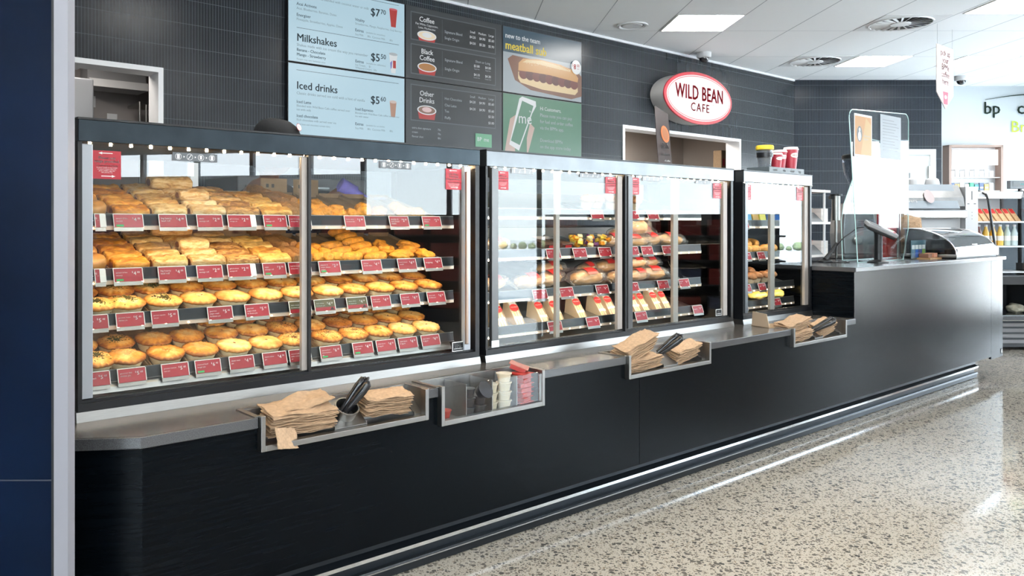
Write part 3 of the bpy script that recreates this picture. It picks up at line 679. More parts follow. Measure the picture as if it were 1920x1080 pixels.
b = MB(); b.box(u0+.018, u1-.018, 2.245, 2.248, z0+.016, TOPZ-.002, M_ACRYL); c(b, 'acrylic_front')
for x in (1.93, 2.06, 2.19): b = MB(); b.box(x-.0015, x+.0015, 2.25, bk-.008, z0+.006, TOPZ-.004, M_STEELD); c(b, 'divider')
for x in (1.815, 2.312): b = MB(); b.box(x-.004, x+.004, 2.2445, 2.2485, z0+.02, TOPZ-.01, M_CHROME); c(b, 'acrylic_clip')
b = MB(); b.lathe([(.034, 0), (.040, .05), (.043, .052), (.043, .056), (.038, .056), (.032, .004)], M_STEEL, seg=32, M=Matrix.Translation((1.438, 2.318, .600)) @ Matrix.Rotation(.55, 4, 'X'))
cchild(b, 'tong_cup', parent=T0[0], off=T0[1], smooth=40)
# sauce pots in the acrylic tray
M_POTB = pbr('pot_black', (.02, .02, .025), .3); M_POTC = pbr('pot_cream', (.62, .52, .38), .35, sub=.1); M_POTR = pbr('pot_red', (.42, .03, .02), .35); M_LID = pbr('pot_lid', (.6, .55, .45), .25)
def pot(x, y, z, m, ml, lb, grp, r=.026, h=.034, rot=None, sq=False):
    b = MB()
    if sq:
        b.prism([(-r*.8, -r*.8), (r*.8, -r*.8), (r*.8, r*.8), (-r*.8, r*.8)], 0, h*.6, m, 'Z'); b.prism([(-r, -r), (r, -r), (r, r), (-r, r)], h*.6, h*.68, ml, 'Z')
    else: b.lathe([(r*.72, 0), (r*.95, h*.9), (r*1.05, h*.9), (r*1.05, h), (r*.3, h*1.0)], m, seg=20)
    q = b.build('sauce_pot', loc=(x, y, z), rot=rot, smooth=40); tag(q, lb, 'sauce pot', grp)
    if not sq:
        b = MB(); b.lathe([(r*.98, h*1.001), (r*.3, h*1.02), (.0005, h*1.02)], ml, seg=20); b.build('lid', q)
for k in range(3): pot(1.865, 2.30, z0+.006+k*.001+.0+k*.035, M_POTR if k == 0 else M_POTB, M_POTR if k == 0 else M_POTB, '%s pot from the bottom of the leftmost compartment in the acrylic tray' % ORD[k], 'pots in the acrylic tray') if k < 1 else None
for k in range(3):
    pot(1.965, 2.28, z0+.006+k*.035, M_POTB, M_POTB, 'black sauce pot, left stack of second compartment, %s from bottom' % ORD[k], 'pots in the acrylic tray')
    if k < 2: pot(2.025, 2.285, z0+.006+k*.035, M_POTB, M_POTB, 'black sauce pot, right stack of second compartment, %s from bottom' % ORD[k], 'pots in the acrylic tray')
pot(2.02, 2.275, z0+.085, M_POTB, M_POTB, 'tipped black lidded pot on top in the second compartment', 'pots in the acrylic tray', r=.033, rot=(1.0, .2, 0))
for k in range(4):
    if k < 3: pot(2.09, 2.29, z0+.006+k*.035, M_POTC, M_LID, 'cream sauce pot, left stack of third compartment, %s from bottom' % ORD[k], 'pots in the acrylic tray')
    pot(2.153, 2.285, z0+.006+k*.035, M_POTC, M_LID, 'cream sauce pot, right stack of third compartment, %s from bottom' % ORD[k], 'pots in the acrylic tray', r=.03)
for k in range(7):
    pot(2.245, 2.285, z0+.006+k*.0185, M_POTR, M_POTR, 'square red sauce tub in the right compartment, %s from bottom' % ORD[k], 'red tubs in the acrylic tray', r=.037, h=.026, sq=True, rot=(0, 0, .1*((k*3) % 4)))
pot(2.262, 2.32, z0+.140, M_POTR, pbr('foil_red', (.5, .12, .08), .25, metal=.5), 'square red tub lying uppermost on the red tubs', 'red tubs in the acrylic tray', r=.04, h=.03, sq=True, rot=(.35, 0, .7))

# paper bags: crumpled thin sheets
def bag_mesh(seed, L=.22, Wd=.13, mat=M_PAPER):
    rnd = random.Random(seed); b = MB(); nx, ny = 16, 8; top = []; bot = []
    for i in range(nx+1):
        for j in range(ny+1):
            x = (i/nx-.5)*L; y = (j/ny-.5)*Wd
            zz = .006*noise.noise(Vector((x*14+seed*3.1, y*16, seed)))+.003*noise.noise(Vector((x*50, y*50+seed, 2)))
            edge = min(i, nx-i, j*1.4, (ny-j)*1.4); th = .0011+.0012*min(1, edge/3)
            x += .004*noise.noise(Vector((y*30, seed, 5)))*(abs(i-nx/2)/(nx/2))
            top.append((x, y, zz+th)); bot.append((x, y, zz-th))
    W1 = ny+1; fs = []
    for i in range(nx):
        for j in range(ny):
            a = i*W1+j; fs.append((a, a+W1, a+W1+1, a+1)); c_ = a+len(top); fs.append((c_, c_+1, c_+W1+1, c_+W1))
    n = len(top)
    ring = [i*W1 for i in range(nx+1)] + [nx*W1+j for j in range(1, ny+1)] + [i*W1+ny for i in range(nx-1, -1, -1)] + [j for j in range(ny-1, 0, -1)]
    for i in range(len(ring)):
        a, c_ = ring[i], ring[(i+1) % len(ring)]; fs.append((a, a+n, c_+n, c_))
    b.add(top+bot, fs, mat); return b
BAGS = []
def bag(loc, rot, sc, lb, grp):
    k = len(BAGS)
    if k < 5: q = bag_mesh(k+1).build('paper_bag', smooth=50)
    else: q = BAGS[k % 5].copy(); col.objects.link(q)
    BAGS.append(q); q.location = loc; q.rotation_euler = rot; q.scale = sc; tag(q, lb, 'paper bag', grp)
rb = random.Random(3)
def stack(n, x, y, z, step, rot, sc, where, grp, jit=.006, fan=0.):
    for k in range(n):
        o = ORD[k] if k < 12 else 'last'
        bag((x+rb.uniform(-jit, jit)+k*fan, y+rb.uniform(-jit, jit)*.6-k*step*.35, z+k*step), (rot[0]+rb.uniform(-.03, .03), rot[1]+rb.uniform(-.03, .03)+k*fan, rot[2]+rb.uniform(-.09, .09)), sc, 'brown paper bag %s, %s from bottom' % (where, o), grp)
stack(11, 1.262, 2.312, .600, .0066, (.22, .03, 0), (1.08, .62, 1), 'in left pile of nearest steel tray', 'bags in the nearest tray, left')
bag((1.265, 2.318, .680), (.30, -.10, .06), (1.1, .66, 2.0), 'orange-brown paper bag spilling over the nearest tray, topmost', 'bags in the nearest tray, left')
bag((1.185, 2.236, .594), (1.15, .2, .35), (.42, .5, 1.2), 'folded paper bag corner hanging over the front lip of the nearest tray', 'bags in the nearest tray, left')
stack(11, 1.60, 2.318, .606, .0062, (.25, .05, 0), (.86, .58, 1), 'in right pile of nearest steel tray', 'bags in the nearest tray, right')
stack(8, 3.02, 2.312, .596, .0070, (.2, -.05, 0), (1.1, .62, 1.2), 'in lower left pile of the middle tray', 'bags in the middle tray, left')
stack(10, 2.99, 2.318, .660, .0072, (.22, -.28, 0), (1.05, .66, 1.3), 'in upper leaning pile of the middle tray', 'bags in the middle tray, left')
stack(9, 3.37, 2.318, .606, .0072, (.25, -.12, 0), (.85, .6, 1.3), 'in right pile of the middle tray', 'bags in the middle tray, right')
stack(8, 4.47, 2.312, .596, .0070, (.2, -.05, 0), (1.1, .62, 1.3), 'in lower left pile of the far tray', 'bags in the far tray, left')
stack(8, 4.46, 2.325, .654, .0072, (.2, -.12, 0), (1.15, .66, 1.3), 'in upper left pile of the far tray', 'bags in the far tray, left')
stack(9, 4.80, 2.32, .606, .0072, (.25, -.15, 0), (.9, .62, 1.3), 'in right pile of the far tray', 'bags in the far tray, right')
# tongs: two sprung arms with moulded black handles, lying in the trays
def tongs(loc, rot, lb):
    o = empty('serving_tongs', loc, lb, 'tongs', 'black handled tongs in the trays'); o.rotation_euler = rot
    for s in (-1, 1):
        b = MB(); b.tube([(0, s*.010, .0), (0, s*.014, .05), (0, s*.019, .10), (0, s*.018, .128), (0, s*.012, .135)], [.011, .0135, .0155, .014, .007], pbr('tong_black', (.012, .012, .014), .18, spec=.6), 10)
        b.build('handle', o, smooth=60)
        b = MB(); b.tube([(0, s*.010, .0), (0, s*.006, -.02)], [.006, .004], M_STEEL, 8); b.build('arm', o)
    b = MB(); b.tube([(0, -.012, .13), (0, 0, .143), (0, .012, .13)], .005, M_BLACK, 8); b.build('hinge', o)
tongs((1.437, 2.315, .622), (.35, .55, 0), 'black tong handles sticking out of the round cup in the nearest tray')
tongs((3.165, 2.30, .645), (.5, .75, -.2), 'black tongs lying across the bags in the middle tray')
tongs((4.645, 2.29, .632), (.6, .9, -.3), 'black tongs lying in the far tray beside the checkout')
# opened brown box on the worktop
o = empty('opened_card_sheet', (4.28, 2.41, TOPZ+.001), 'opened brown card sheet with upright flap on the worktop by the far cabinet', 'cardboard', rz=-.25)
b = MB(); b.box(.0, .30, -.06, .07, 0, .004, M_CARD); b.build('sheet', o)
b = MB(); b.prism([(-.065, .003), (.065, .003), (.058, .085), (-.045, .078)], -.003, 0, pbr('card_pale', (.50, .38, .27), .7), 'X'); b.build('flap', o)

# ================================================================== DISPLAY CABINETS
WF = 2.53; ZT, ZH, ZBT = 1.568, 1.503, .73
TILT = .26
STK_T = ('Please use', 'tongs provided.')
def sticker(parent, x, z0, z1, wd, y, first='Please use', label=None):
    b = MB(); off = parent.location
    b.box(x, x+wd, y-.0008, y, z0, z1, M_RED); h = z1-z0; cx = x+wd/2; Y = y-.0012
    for zz, d in ((z1-.09*h, -1), (z0+.10*h, 1)):
        b.quad((cx-.2*wd, Y, zz-.0012), (cx+.2*wd, Y, zz-.0012), (cx+.2*wd, Y, zz+.0012), (cx-.2*wd, Y, zz+.0012), M_PRINTW)
        b.add([(cx+d*.3*wd, Y, zz), (cx+d*.17*wd, Y, zz-.004), (cx+d*.17*wd, Y, zz+.004)], [(0, 1, 2)], M_PRINTW)
    zz = z1-.30*h
    for i, t_ in enumerate((first,)+(('Please use',) if first != 'Please use' else ())+('tongs provided.',)):
        b.text(t_, wd*.145, cx, Y, zz, M_PRINTW, 'CENTER', .02); zz -= h*.12
    b.text('Food Allergens Warning', wd*.075, cx, Y, zz-.01*h, M_PRINTW, 'CENTER', .01)
    for i, t_ in enumerate(('Products contain or may contain', 'or come in contact with nuts,', 'gluten, shellfish, eggs, fish,', 'milk, peanuts, soy.')):
        b.text(t_, wd*.055, cx, Y, zz-(.08+.055*i)*h, M_PRINTW, 'CENTER')
    return cchild(b, 'notice_sticker', parent=parent, off=(0, 0, 0))
def icon_strip(parent, x0, x1, z0, z1, y, kind=0):
    b = MB(); b.box(x0, x1, y-.0008, y, z0, z1, M_GREY if kind == 0 else pbr('pale_strip', (.38, .40, .42), .4)); n = 4; Y = y-.0012; cz = (z0+z1)/2; r = (z1-z0)*.38
    W_ = M_MID if kind == 0 else M_GREY
    for k in range(n):
        cx = x0+(x1-x0)*(k+.5)/n
        if kind == 0:
            for i in range(20):
                a0, a1 = 2*PI*i/20, 2*PI*(i+1)/20
                b.quad((cx+r*math.cos(a0), Y, cz+r*math.sin(a0)), (cx+r*math.cos(a1), Y, cz+r*math.sin(a1)), (cx+r*.9*math.cos(a1), Y, cz+r*.9*math.sin(a1)), (cx+r*.9*math.cos(a0), Y, cz+r*.9*math.sin(a0)), M_PRINTW)
        if k in (0, 3) and kind == 0: b.quad((cx-.004, Y, cz-.007), (cx+.004, Y, cz-.007), (cx+.0045, Y, cz+.007), (cx-.0045, Y, cz+.007), M_PRINTW)
        elif k in (0, 2): b.quad((cx-.003, Y, cz-.006), (cx+.003, Y, cz-.006), (cx+.004, Y, cz+.006), (cx-.004, Y, cz+.006), M_PRINTW)
        else: b.quad((cx-.006, Y, cz-.007), (cx-.004, Y, cz-.007), (cx+.006, Y, cz+.007), (cx+.004, Y, cz+.007), M_PRINTW)
        if kind == 0 and k < 3: b.add([(cx+(x1-x0)/8+.003, Y, cz), (cx+(x1-x0)/8-.002, Y, cz-.003), (cx+(x1-x0)/8-.002, Y, cz+.003)], [(0, 1, 2)], M_PRINTW)
    return cchild(b, 'icon_strip', parent=parent, off=(0, 0, 0))
def badge(parent, x0, x1, z0, z1, y):
    b = MB(); b.box(x0, x1, y-.001, y, z0, z1, M_PRINTW); b.box(x0+.003, x1-.003, y-.0016, y-.001, z0+.003, z1-.003, M_BLACK)
    b.text('FPG', (z1-z0)*.5, (x0+x1)/2, y-.002, z0+(z1-z0)*.38, M_PRINTW, 'CENTER', .01, sx=.9); b.box(x0+.008, x1-.008, y-.002, y-.0016, z0+.010, z0+.0115, M_PRINTW)
    return cchild(b, 'maker_badge', parent=parent, off=(0, 0, 0))
DB = 3.14
def cabinet(u0, u1, hm, surfs, su0, su1, led, label, posts=()):
    o = empty('food_cabinet', (0, 0, 0), label, 'display cabinet', 'glass fronted food cabinets'); Z = dict(parent=o, off=(0, 0, 0))
    b = MB(); b.prism([(2.522, TOPZ+.001), (2.528, .698), (2.6, .698), (2.6, TOPZ+.001)], u0-.005, u1+.004, M_STEEL, 'X'); b.box(u0, u1, 2.6, DB, TOPZ+.001, .698, M_STEELD); cchild(b, 'plinth', **Z)
    b = MB(); b.box(u0, u1, WF-.002, WF+.06, .698, .722, M_BLACK); b.box(u0, u1, WF+.012, WF+.016, .722, ZBT, M_BLACK); b.box(u0, u1, WF+.034, WF+.038, .722, ZBT, M_BLACK)
    b.box(u0, u1, WF+.06, DB, .698, .70, M_STEELD)
    b.box(u0, u0+.012, WF, WF+.06, .722, ZH, M_BLACK); b.box(u1-.022, u1, WF-.002, WF+.06, .722, ZH, M_BLACK)
    for p in posts: b.box(p, p+.014, WF-.002, WF+.05, .722, ZH, M_BLACK)
    b.box(u0, u0+.02, DB-.03, DB, .70, ZH, M_BLACK); b.box(u1-.02, u1, DB-.03, DB, .70, ZH, M_BLACK)
    cchild(b, 'frame', **Z)
    b = MB(); b.box(u0, u1, WF-.006, WF+.05, ZH, ZT, hm); cchild(b, 'header', bevel=.0015, **Z)
    b = MB(); b.box(u0-.002, u1+.002, WF-.008, DB, ZT, ZT+.006, M_BLACK); b.box(u0, u1, WF+.05, DB, ZH, ZT, M_BLACK); cchild(b, 'roof', **Z)
    b = MB(); nl = int((u1-u0-.1)/.06)
    for i in range(nl+1): x = u0+.05+i*(u1-u0-.1)/nl; b.box(x-.0035, x+.0035, WF+.058, WF+.065, ZH-.004, ZH-.001, M_LEDTOP)
    cchild(b, 'roof_lights', **Z)
    b = MB(); b.box(u1-.006, u1-.001, WF+.06, DB-.03, .70, ZH, M_BLACK if led is M_LED else M_GLASSD); cchild(b, 'side_panel', **Z)
    b = MB(); b.box(u0+.001, u0+.006, WF+.06, DB-.03, .70, ZH, M_BLACK if led is M_LED else M_GLASSD); cchild(b, 'side_panel', **Z)
    # rear sliding doors, tinted below eye level
    b = MB(); mid = (u0+u1)/2; b.box(u0+.02, mid+.02, DB-.014, DB-.009, .70, 1.24, M_GLASSD); cchild(b, 'rear_door', **Z)
    b = MB(); b.box(mid-.02, u1-.02, DB-.024, DB-.019, .70, 1.24, M_GLASSD); cchild(b, 'rear_door', **Z)
    b = MB(); b.box(u0+.02, u1-.02, DB-.026, DB-.007, 1.24, 1.25, M_BLACK); cchild(b, 'rear_rail', **Z)
    for k, zs in enumerate(surfs):
        dep = .47
        b = MB(); b.prism([(2.600, zs), (2.600+dep, zs+dep*TILT), (2.600+dep, zs+dep*TILT-.005), (2.600, zs-.005)], su0, su1, M_STEELD, 'X')
        sh = cchild(b, 'shelf', **Z)
        b = MB(); b.prism([(2.594, zs-.008), (2.599, zs+.027), (2.6005, zs+.027), (2.6, zs-.008)], su0, su1, M_BLACK, 'X'); b.box(su0, su1, 2.597, 2.601, zs+.027, zs+.0285, M_STEEL)
        b.box(su0, su1, 2.591, 2.6, zs-.010, zs-.008, M_STEEL); cchild(b, 'ticket_rail', parent=sh, off=(0, 0, 0))
        b = MB()
        if k < len(surfs)-1 or led is not M_LED:
            b.box(su0, su1, 2.594, 2.600, zs-.0225, zs-.0105, pbr('peach_alu', (.78, .60, .46), .3, metal=.5)); cchild(b, 'rail_cover', parent=sh, off=(0, 0, 0))
            b = MB(); b.box(su0+.01, su1-.01, 2.602, 2.612, zs-.020, zs-.014, led); cchild(b, 'light_strip', parent=sh, off=(0, 0, 0))
            b = MB()
            n = int((su1-su0)/.075)
            for i in range(n):
                x = su0+.04+i*.075; b.box(x-.0025, x+.0025, 2.592, 2.5942, zs-.0185, zs-.0155, led)
            cchild(b, 'light_dots', parent=sh, off=(0, 0, 0))
        else:
            b.prism([(2.60, zs-.012), (2.59, zs-.024), (2.585, .735), (2.60, .735)], su0+.03, su1-.02, M_STEELD, 'X'); cchild(b, 'lower_apron', parent=sh, off=(0, 0, 0))
    return o
def door(parent, x0, x1, y, lstile=None, rstile=None, handle=None, hw=.03):
    b = MB(); b.box(x0, x1, y, y+.004, ZBT, ZH, M_GLASS); d = cchild(b, 'sliding_door', parent=parent, off=(0, 0, 0))
    for s, nm in ((lstile, 'stile'), (rstile, 'stile')):
        if s: b = MB(); b.box(s[0], s[1], y-.010, y+.008, ZBT+.004, ZH-.006, s[2]); cchild(b, nm, parent=d, off=(0, 0, 0), bevel=.002)
    if handle: b = MB(); b.box(handle[0], handle[1], y-.022, y-.010, ZBT+.03, ZH-.03, handle[2]); cchild(b, 'pull_handle', parent=d, off=(0, 0, 0), bevel=.003)
    return d
M_STW = pbr('stile_white', (.40, .42, .45), .3, metal=.3)
S1 = [1.261, 1.091, .950, .775]
c1 = cabinet(.655, 2.240, M_HEAD, S1, .675, 2.155, M_LED, 'large glass food cabinet full of pies and savoury rolls, nearest the camera')
d = door(c1, .70, 1.437, WF+.018, lstile=(.668, .700, M_STW), rstile=(1.405, 1.427, M_ALU))
b = MB(); b.box(1.427, 1.437, WF-.002, WF+.03, ZBT, ZH-.0, M_BLACK); cchild(b, 'seal', parent=d, off=(0, 0, 0))
sticker(d, .701, 1.394, 1.480, .083, WF+.017); icon_strip(d, .944, 1.094, 1.461, 1.488, WF+.017)
d = door(c1, 1.437, 2.186, WF+.002, rstile=(2.151, 2.186, M_STW), handle=(2.153, 2.166, pbr('bronze_handle', (.40, .30, .24), .3, metal=.8)))
sticker(d, 2.060, 1.398, 1.483, .083, WF+.001, 'Hot Glass.'); icon_strip(d, 1.735, 1.885, 1.471, 1.498, WF+.001); badge(d, 2.094, 2.157, .733, .772, WF+.001)
S2 = [1.300, 1.115, .930, .775]
c2 = cabinet(2.278, 4.188, M_HEAD2, S2, 2.31, 3.97, M_LED2, 'wide glass food cabinet of wrapped rolls and sandwiches, the middle one', posts=(3.210,))
M_HD = pbr('handle_dark', (.12, .12, .12), .3, metal=.7)
d = door(c2, 2.306, 2.745, WF+.002, lstile=(2.306, 2.345, M_HD)); sticker(d, 2.345, 1.405, 1.485, .066, WF+.001); icon_strip(d, 2.43, 2.56, 1.478, 1.5, WF+.001, 1)
b = MB(); b.box(2.302, 2.344, WF-.013, WF-.009, ZBT+.001, ZBT+.03, M_WHITE); cchild(b, 'handle_foot', parent=d, off=(0, 0, 0))
d = door(c2, 2.720, 3.205, WF+.018, lstile=(2.720, 2.745, M_ALU), rstile=(3.163, 3.20, M_ALU)); sticker(d, 3.080, 1.407, 1.488, .08, WF+.017); icon_strip(d, 2.893, 3.044, 1.48, 1.5, WF+.017, 1)
d = door(c2, 3.232, 3.669, WF+.002, lstile=(3.226, 3.262, M_HD)); sticker(d, 3.262, 1.406, 1.490, .062, WF+.001); icon_strip(d, 3.352, 3.50, 1.478, 1.5, WF+.001, 1)
d = door(c2, 3.626, 4.144, WF+.018, lstile=(3.626, 3.669, M_ALU), rstile=(4.104, 4.144, M_ALU)); sticker(d, 4.014, 1.402, 1.487, .082, WF+.017); icon_strip(d, 3.843, 3.988, 1.48, 1.5, WF+.017, 1); badge(d, 4.040, 4.100, .737, .774, WF+.017)
S3 = [1.253, 1.060, .868, .765]
c3 = cabinet(4.296, 5.116, M_HEAD2, S3, 4.34, 5.02, M_LED2, 'narrow glass food cabinet with croissants and muffins, next to the checkout')
d = door(c3, 4.31, 4.671, WF+.002, lstile=(4.308, 4.338, M_HEAD2)); sticker(d, 4.339, 1.401, 1.488, .046, WF+.001)
d = door(c3, 4.620, 5.093, WF+.018, lstile=(4.620, 4.671, M_ALU), rstile=(5.045, 5.093, M_ALU)); sticker(d, 4.958, 1.408, 1.494, .083, WF+.017)

# ------------------------------------------------------------------ price tickets
def ticket(x0, x1, zs, lines, price, case, shelf, idx, style=0, veg=False, hold=None):
    """small printed card in a clear holder clipped to the shelf edge"""
    w = x1-x0; z0, z1 = -.021, .021
    o = empty('price_ticket', (x0, 2.586, zs+.006), '', 'price ticket', 'price tickets on the shelf edges', rx=-.32)
    txt = ' '.join(lines)
    where = '%s ticket from left on %s of the %s cabinet' % (ORD[idx], shelf, case)
    o['label'] = (('olive' if style == 1 else 'dark red') + ' ' + where)
    b = MB(); b.box(0, w, 0, .0012, z0, z1, M_OLIVE if style == 1 else M_TRED)
    if style == 1: b.box(.001, w-.001, -.0002, 0, z0+.001, z0+.014, M_TRED); b.add([(w-.022, -.0004, z0+.003), (w-.004, -.0004, z0+.003), (w-.013, -.0004, z0+.014)], [(0, 1, 2)], M_BLACK)
    sz = min(.0090, w*1.08/max(8, max(len(l) for l in lines)+1))/1.12 if lines else .008
    zz = .006 if len(lines) > 1 else .0
    for l in lines: b.text(l, sz*1.12, .006, -.0006, zz, M_PRINTW, 'LEFT', .008); zz -= .0088
    p, cts = price
    b.text('$', .008, w-.028, -.0006, .006, M_PRINTW, 'RIGHT', .01); b.text(p, .0165, w-.027, -.0006, -.001, M_PRINTW, 'LEFT', .02); b.text(cts, .0085, w-.016, -.0006, .005, M_PRINTW, 'LEFT', .01)
    if veg: b.box(.006, .028, -.0004, 0, z0+.002, z0+.0085, M_GREEN)
    b.build('card', o)
    b = MB(); e = .0022
    x2 = w+(hold or 0)
    b.box(-e, x2, -.0012, .0016, z1, z1+e, M_TWH); b.box(-e, x2, .0005, .0028, z0-.0125, z0-.001, M_STEEL); b.box(-e, 0, -.001, .0016, z0, z1, M_TWH); b.box(w, x2+e, -.001, .0016, z0, z1, M_TWH)
    b.build('holder', o)
TK = [
 (0, 'top shelf', [(.72, .733, ['pastie'], ('2', '95'), 0, 0, .016), (.775, .863, ['spinach & feta', 'savoury'], ('4', '00'), 0, 1, 0), (.916, 1.004, ['big hearty', 'beef roll'], ('4', '00'), 0, 0, 0), (1.042, 1.128, ['classic', 'sausage roll'], ('2', '80'), 0, 0, 0),
   (1.150, 1.232, ['garlic & cheese', 'sausage roll'], ('2', '90'), 0, 0, .018), (1.283, 1.369, ['vegan', 'sausage roll'], ('3', '90'), 0, 1, 0), (1.381, 1.468, ['beef & bacon', 'croquette'], ('2', '90'), 0, 0, 0), (1.615, 1.703, ['bacon, onion', '& cheese bite'], ('1', '50'), 0, 0, 0),
   (1.821, 1.912, ['cheddar &', 'corn bread', 'snacks'], ('2', '80'), 0, 0, 0), (1.985, 2.077, ['macaroni', 'cheese'], ('2', '90'), 0, 1, 0)]),
 (1, 'second shelf', [(.72, .733, ['pastie'], ('2', '95'), 0, 0, .016), (.775, .862, ['spinach & feta', 'savoury'], ('4', '00'), 0, 1, 0), (.914, 1.002, ['big hearty', 'beef roll'], ('4', '00'), 0, 0, 0), (1.042, 1.128, ['classic', 'sausage roll'], ('2', '80'), 0, 0, 0),
   (1.150, 1.232, ['garlic & cheese', 'sausage roll'], ('2', '90'), 0, 0, .018), (1.280, 1.366, ['vegan', 'sausage roll'], ('3', '90'), 0, 1, 0), (1.381, 1.468, ['beef & bacon', 'croquette'], ('2', '90'), 0, 0, 0), (1.504, 1.593, ['jalapeno &', 'cream cheese', 'poppa'], ('2', '50'), 0, 1, 0),
   (1.692, 1.780, ['chicken', 'cordon bleu'], ('4', '50'), 0, 0, 0), (1.862, 1.950, ['bacon & cheese', 'crumble'], ('4', '50'), 0, 0, 0), (1.994, 2.083, ['hedgehog'], ('4', '50'), 0, 0, 0)]),
 (2, 'third shelf', [(.70, .757, ['pie'], ('5', '40'), 0, 0, 0), (.783, .867, ['gourmet butter', 'chicken pie'], ('5', '40'), 0, 0, 0), (.892, .977, ['gourmet vegetable', 'thai pie'], ('5', '40'), 0, 0, 0), (1.079, 1.164, ['gourmet', 'angus steak', '& cheese pie'], ('5', '40'), 0, 0, 0),
   (1.213, 1.300, ['gourmet', 'angus steak', '& cheese pie'], ('5', '40'), 0, 0, 0), (1.383, 1.468, ['thick mince', '& cheese pie'], ('4', '50'), 1, 0, 0), (1.486, 1.570, ['thick mince', '& cheese pie'], ('4', '50'), 1, 0, 0), (1.625, 1.713, ['classic mince', '& cheese pie'], ('4', '50'), 1, 0, 0),
   (1.736, 1.823, ['classic steak', '& cheese pie'], ('4', '50'), 0, 0, 0), (1.876, 1.966, ['classic steak', '& cheese pie'], ('4', '50'), 0, 0, 0), (2.010, 2.100, ['classic steak', '& cheese pie'], ('4', '50'), 0, 0, 0)]),
 (3, 'bottom shelf', [(.70, .762, ['steak'], ('5', '60'), 0, 0, 0), (.788, .872, ['gourmet thai', 'chicken pie'], ('5', '60'), 0, 0, 0), (.925, 1.011, ['gourmet mexican', 'bean pie'], ('5', '60'), 0, 0, 0), (1.036, 1.122, ['seasoned beef', 'burger pie'], ('6', '40'), 0, 1, 0),
   (1.156, 1.243, ['classic steak', 'pie'], ('4', '90'), 0, 0, 0), (1.280, 1.369, ['classic mince', 'pie'], ('4', '50'), 0, 0, 0), (1.383, 1.468, ['seasoned pulled', 'buffalo chicken', 'pie'], ('6', '40'), 0, 0, 0), (1.510, 1.598, ['seasoned beef', 'mince & cheese', 'pie'], ('6', '40'), 0, 1, 0),
   (1.652, 1.740, ['vegan buttery', "chick'n pie"], ('4', '90'), 0, 1, 0), (1.760, 1.847, ['classic bacon', '& egg pie'], ('4', '50'), 0, 0, 0), (1.865, 1.955, ['classic bacon', '& egg pie'], ('4', '50'), 0, 0, 0), (1.980, 2.071, ['classic bacon', '& egg pie'], ('4', '50'), 0, 0, 0)])]
for k, nm, L in TK:
    for i, (x0, x1, ln, pr, st, vg, hd) in enumerate(L): ticket(x0, x1, S1[k], ln, pr, 'pie', nm, i, st, vg, hd)
for k, nm, L in ((0, 'top shelf', [3.02, 3.30, 3.47]), (1, 'second shelf', [2.71, 2.894, 3.08, 3.30, 3.42, 3.60]), (2, 'third shelf', [2.62, 2.80, 3.06, 3.30, 3.56, 3.75]), (3, 'bottom shelf', [2.72, 2.99, 3.37, 3.88])):
    for i, x in enumerate(L): ticket(x, x+.09, S2[k]-.002, ['filled roll', 'each'] if k < 3 else ['sandwich'], ('6', '50'), 'middle', nm, i)
for k, nm, L in ((0, 'top shelf', [4.37]), (1, 'second shelf', [4.40, 4.56]), (2, 'third shelf', [4.40, 4.57]), (3, 'bottom shelf', [4.36, 4.75])):
    for i, x in enumerate(L): ticket(x, x+.08, S3[k]-.002, ['muffin'] if k else ['slice'], ('4', '00'), 'narrow', nm, i)

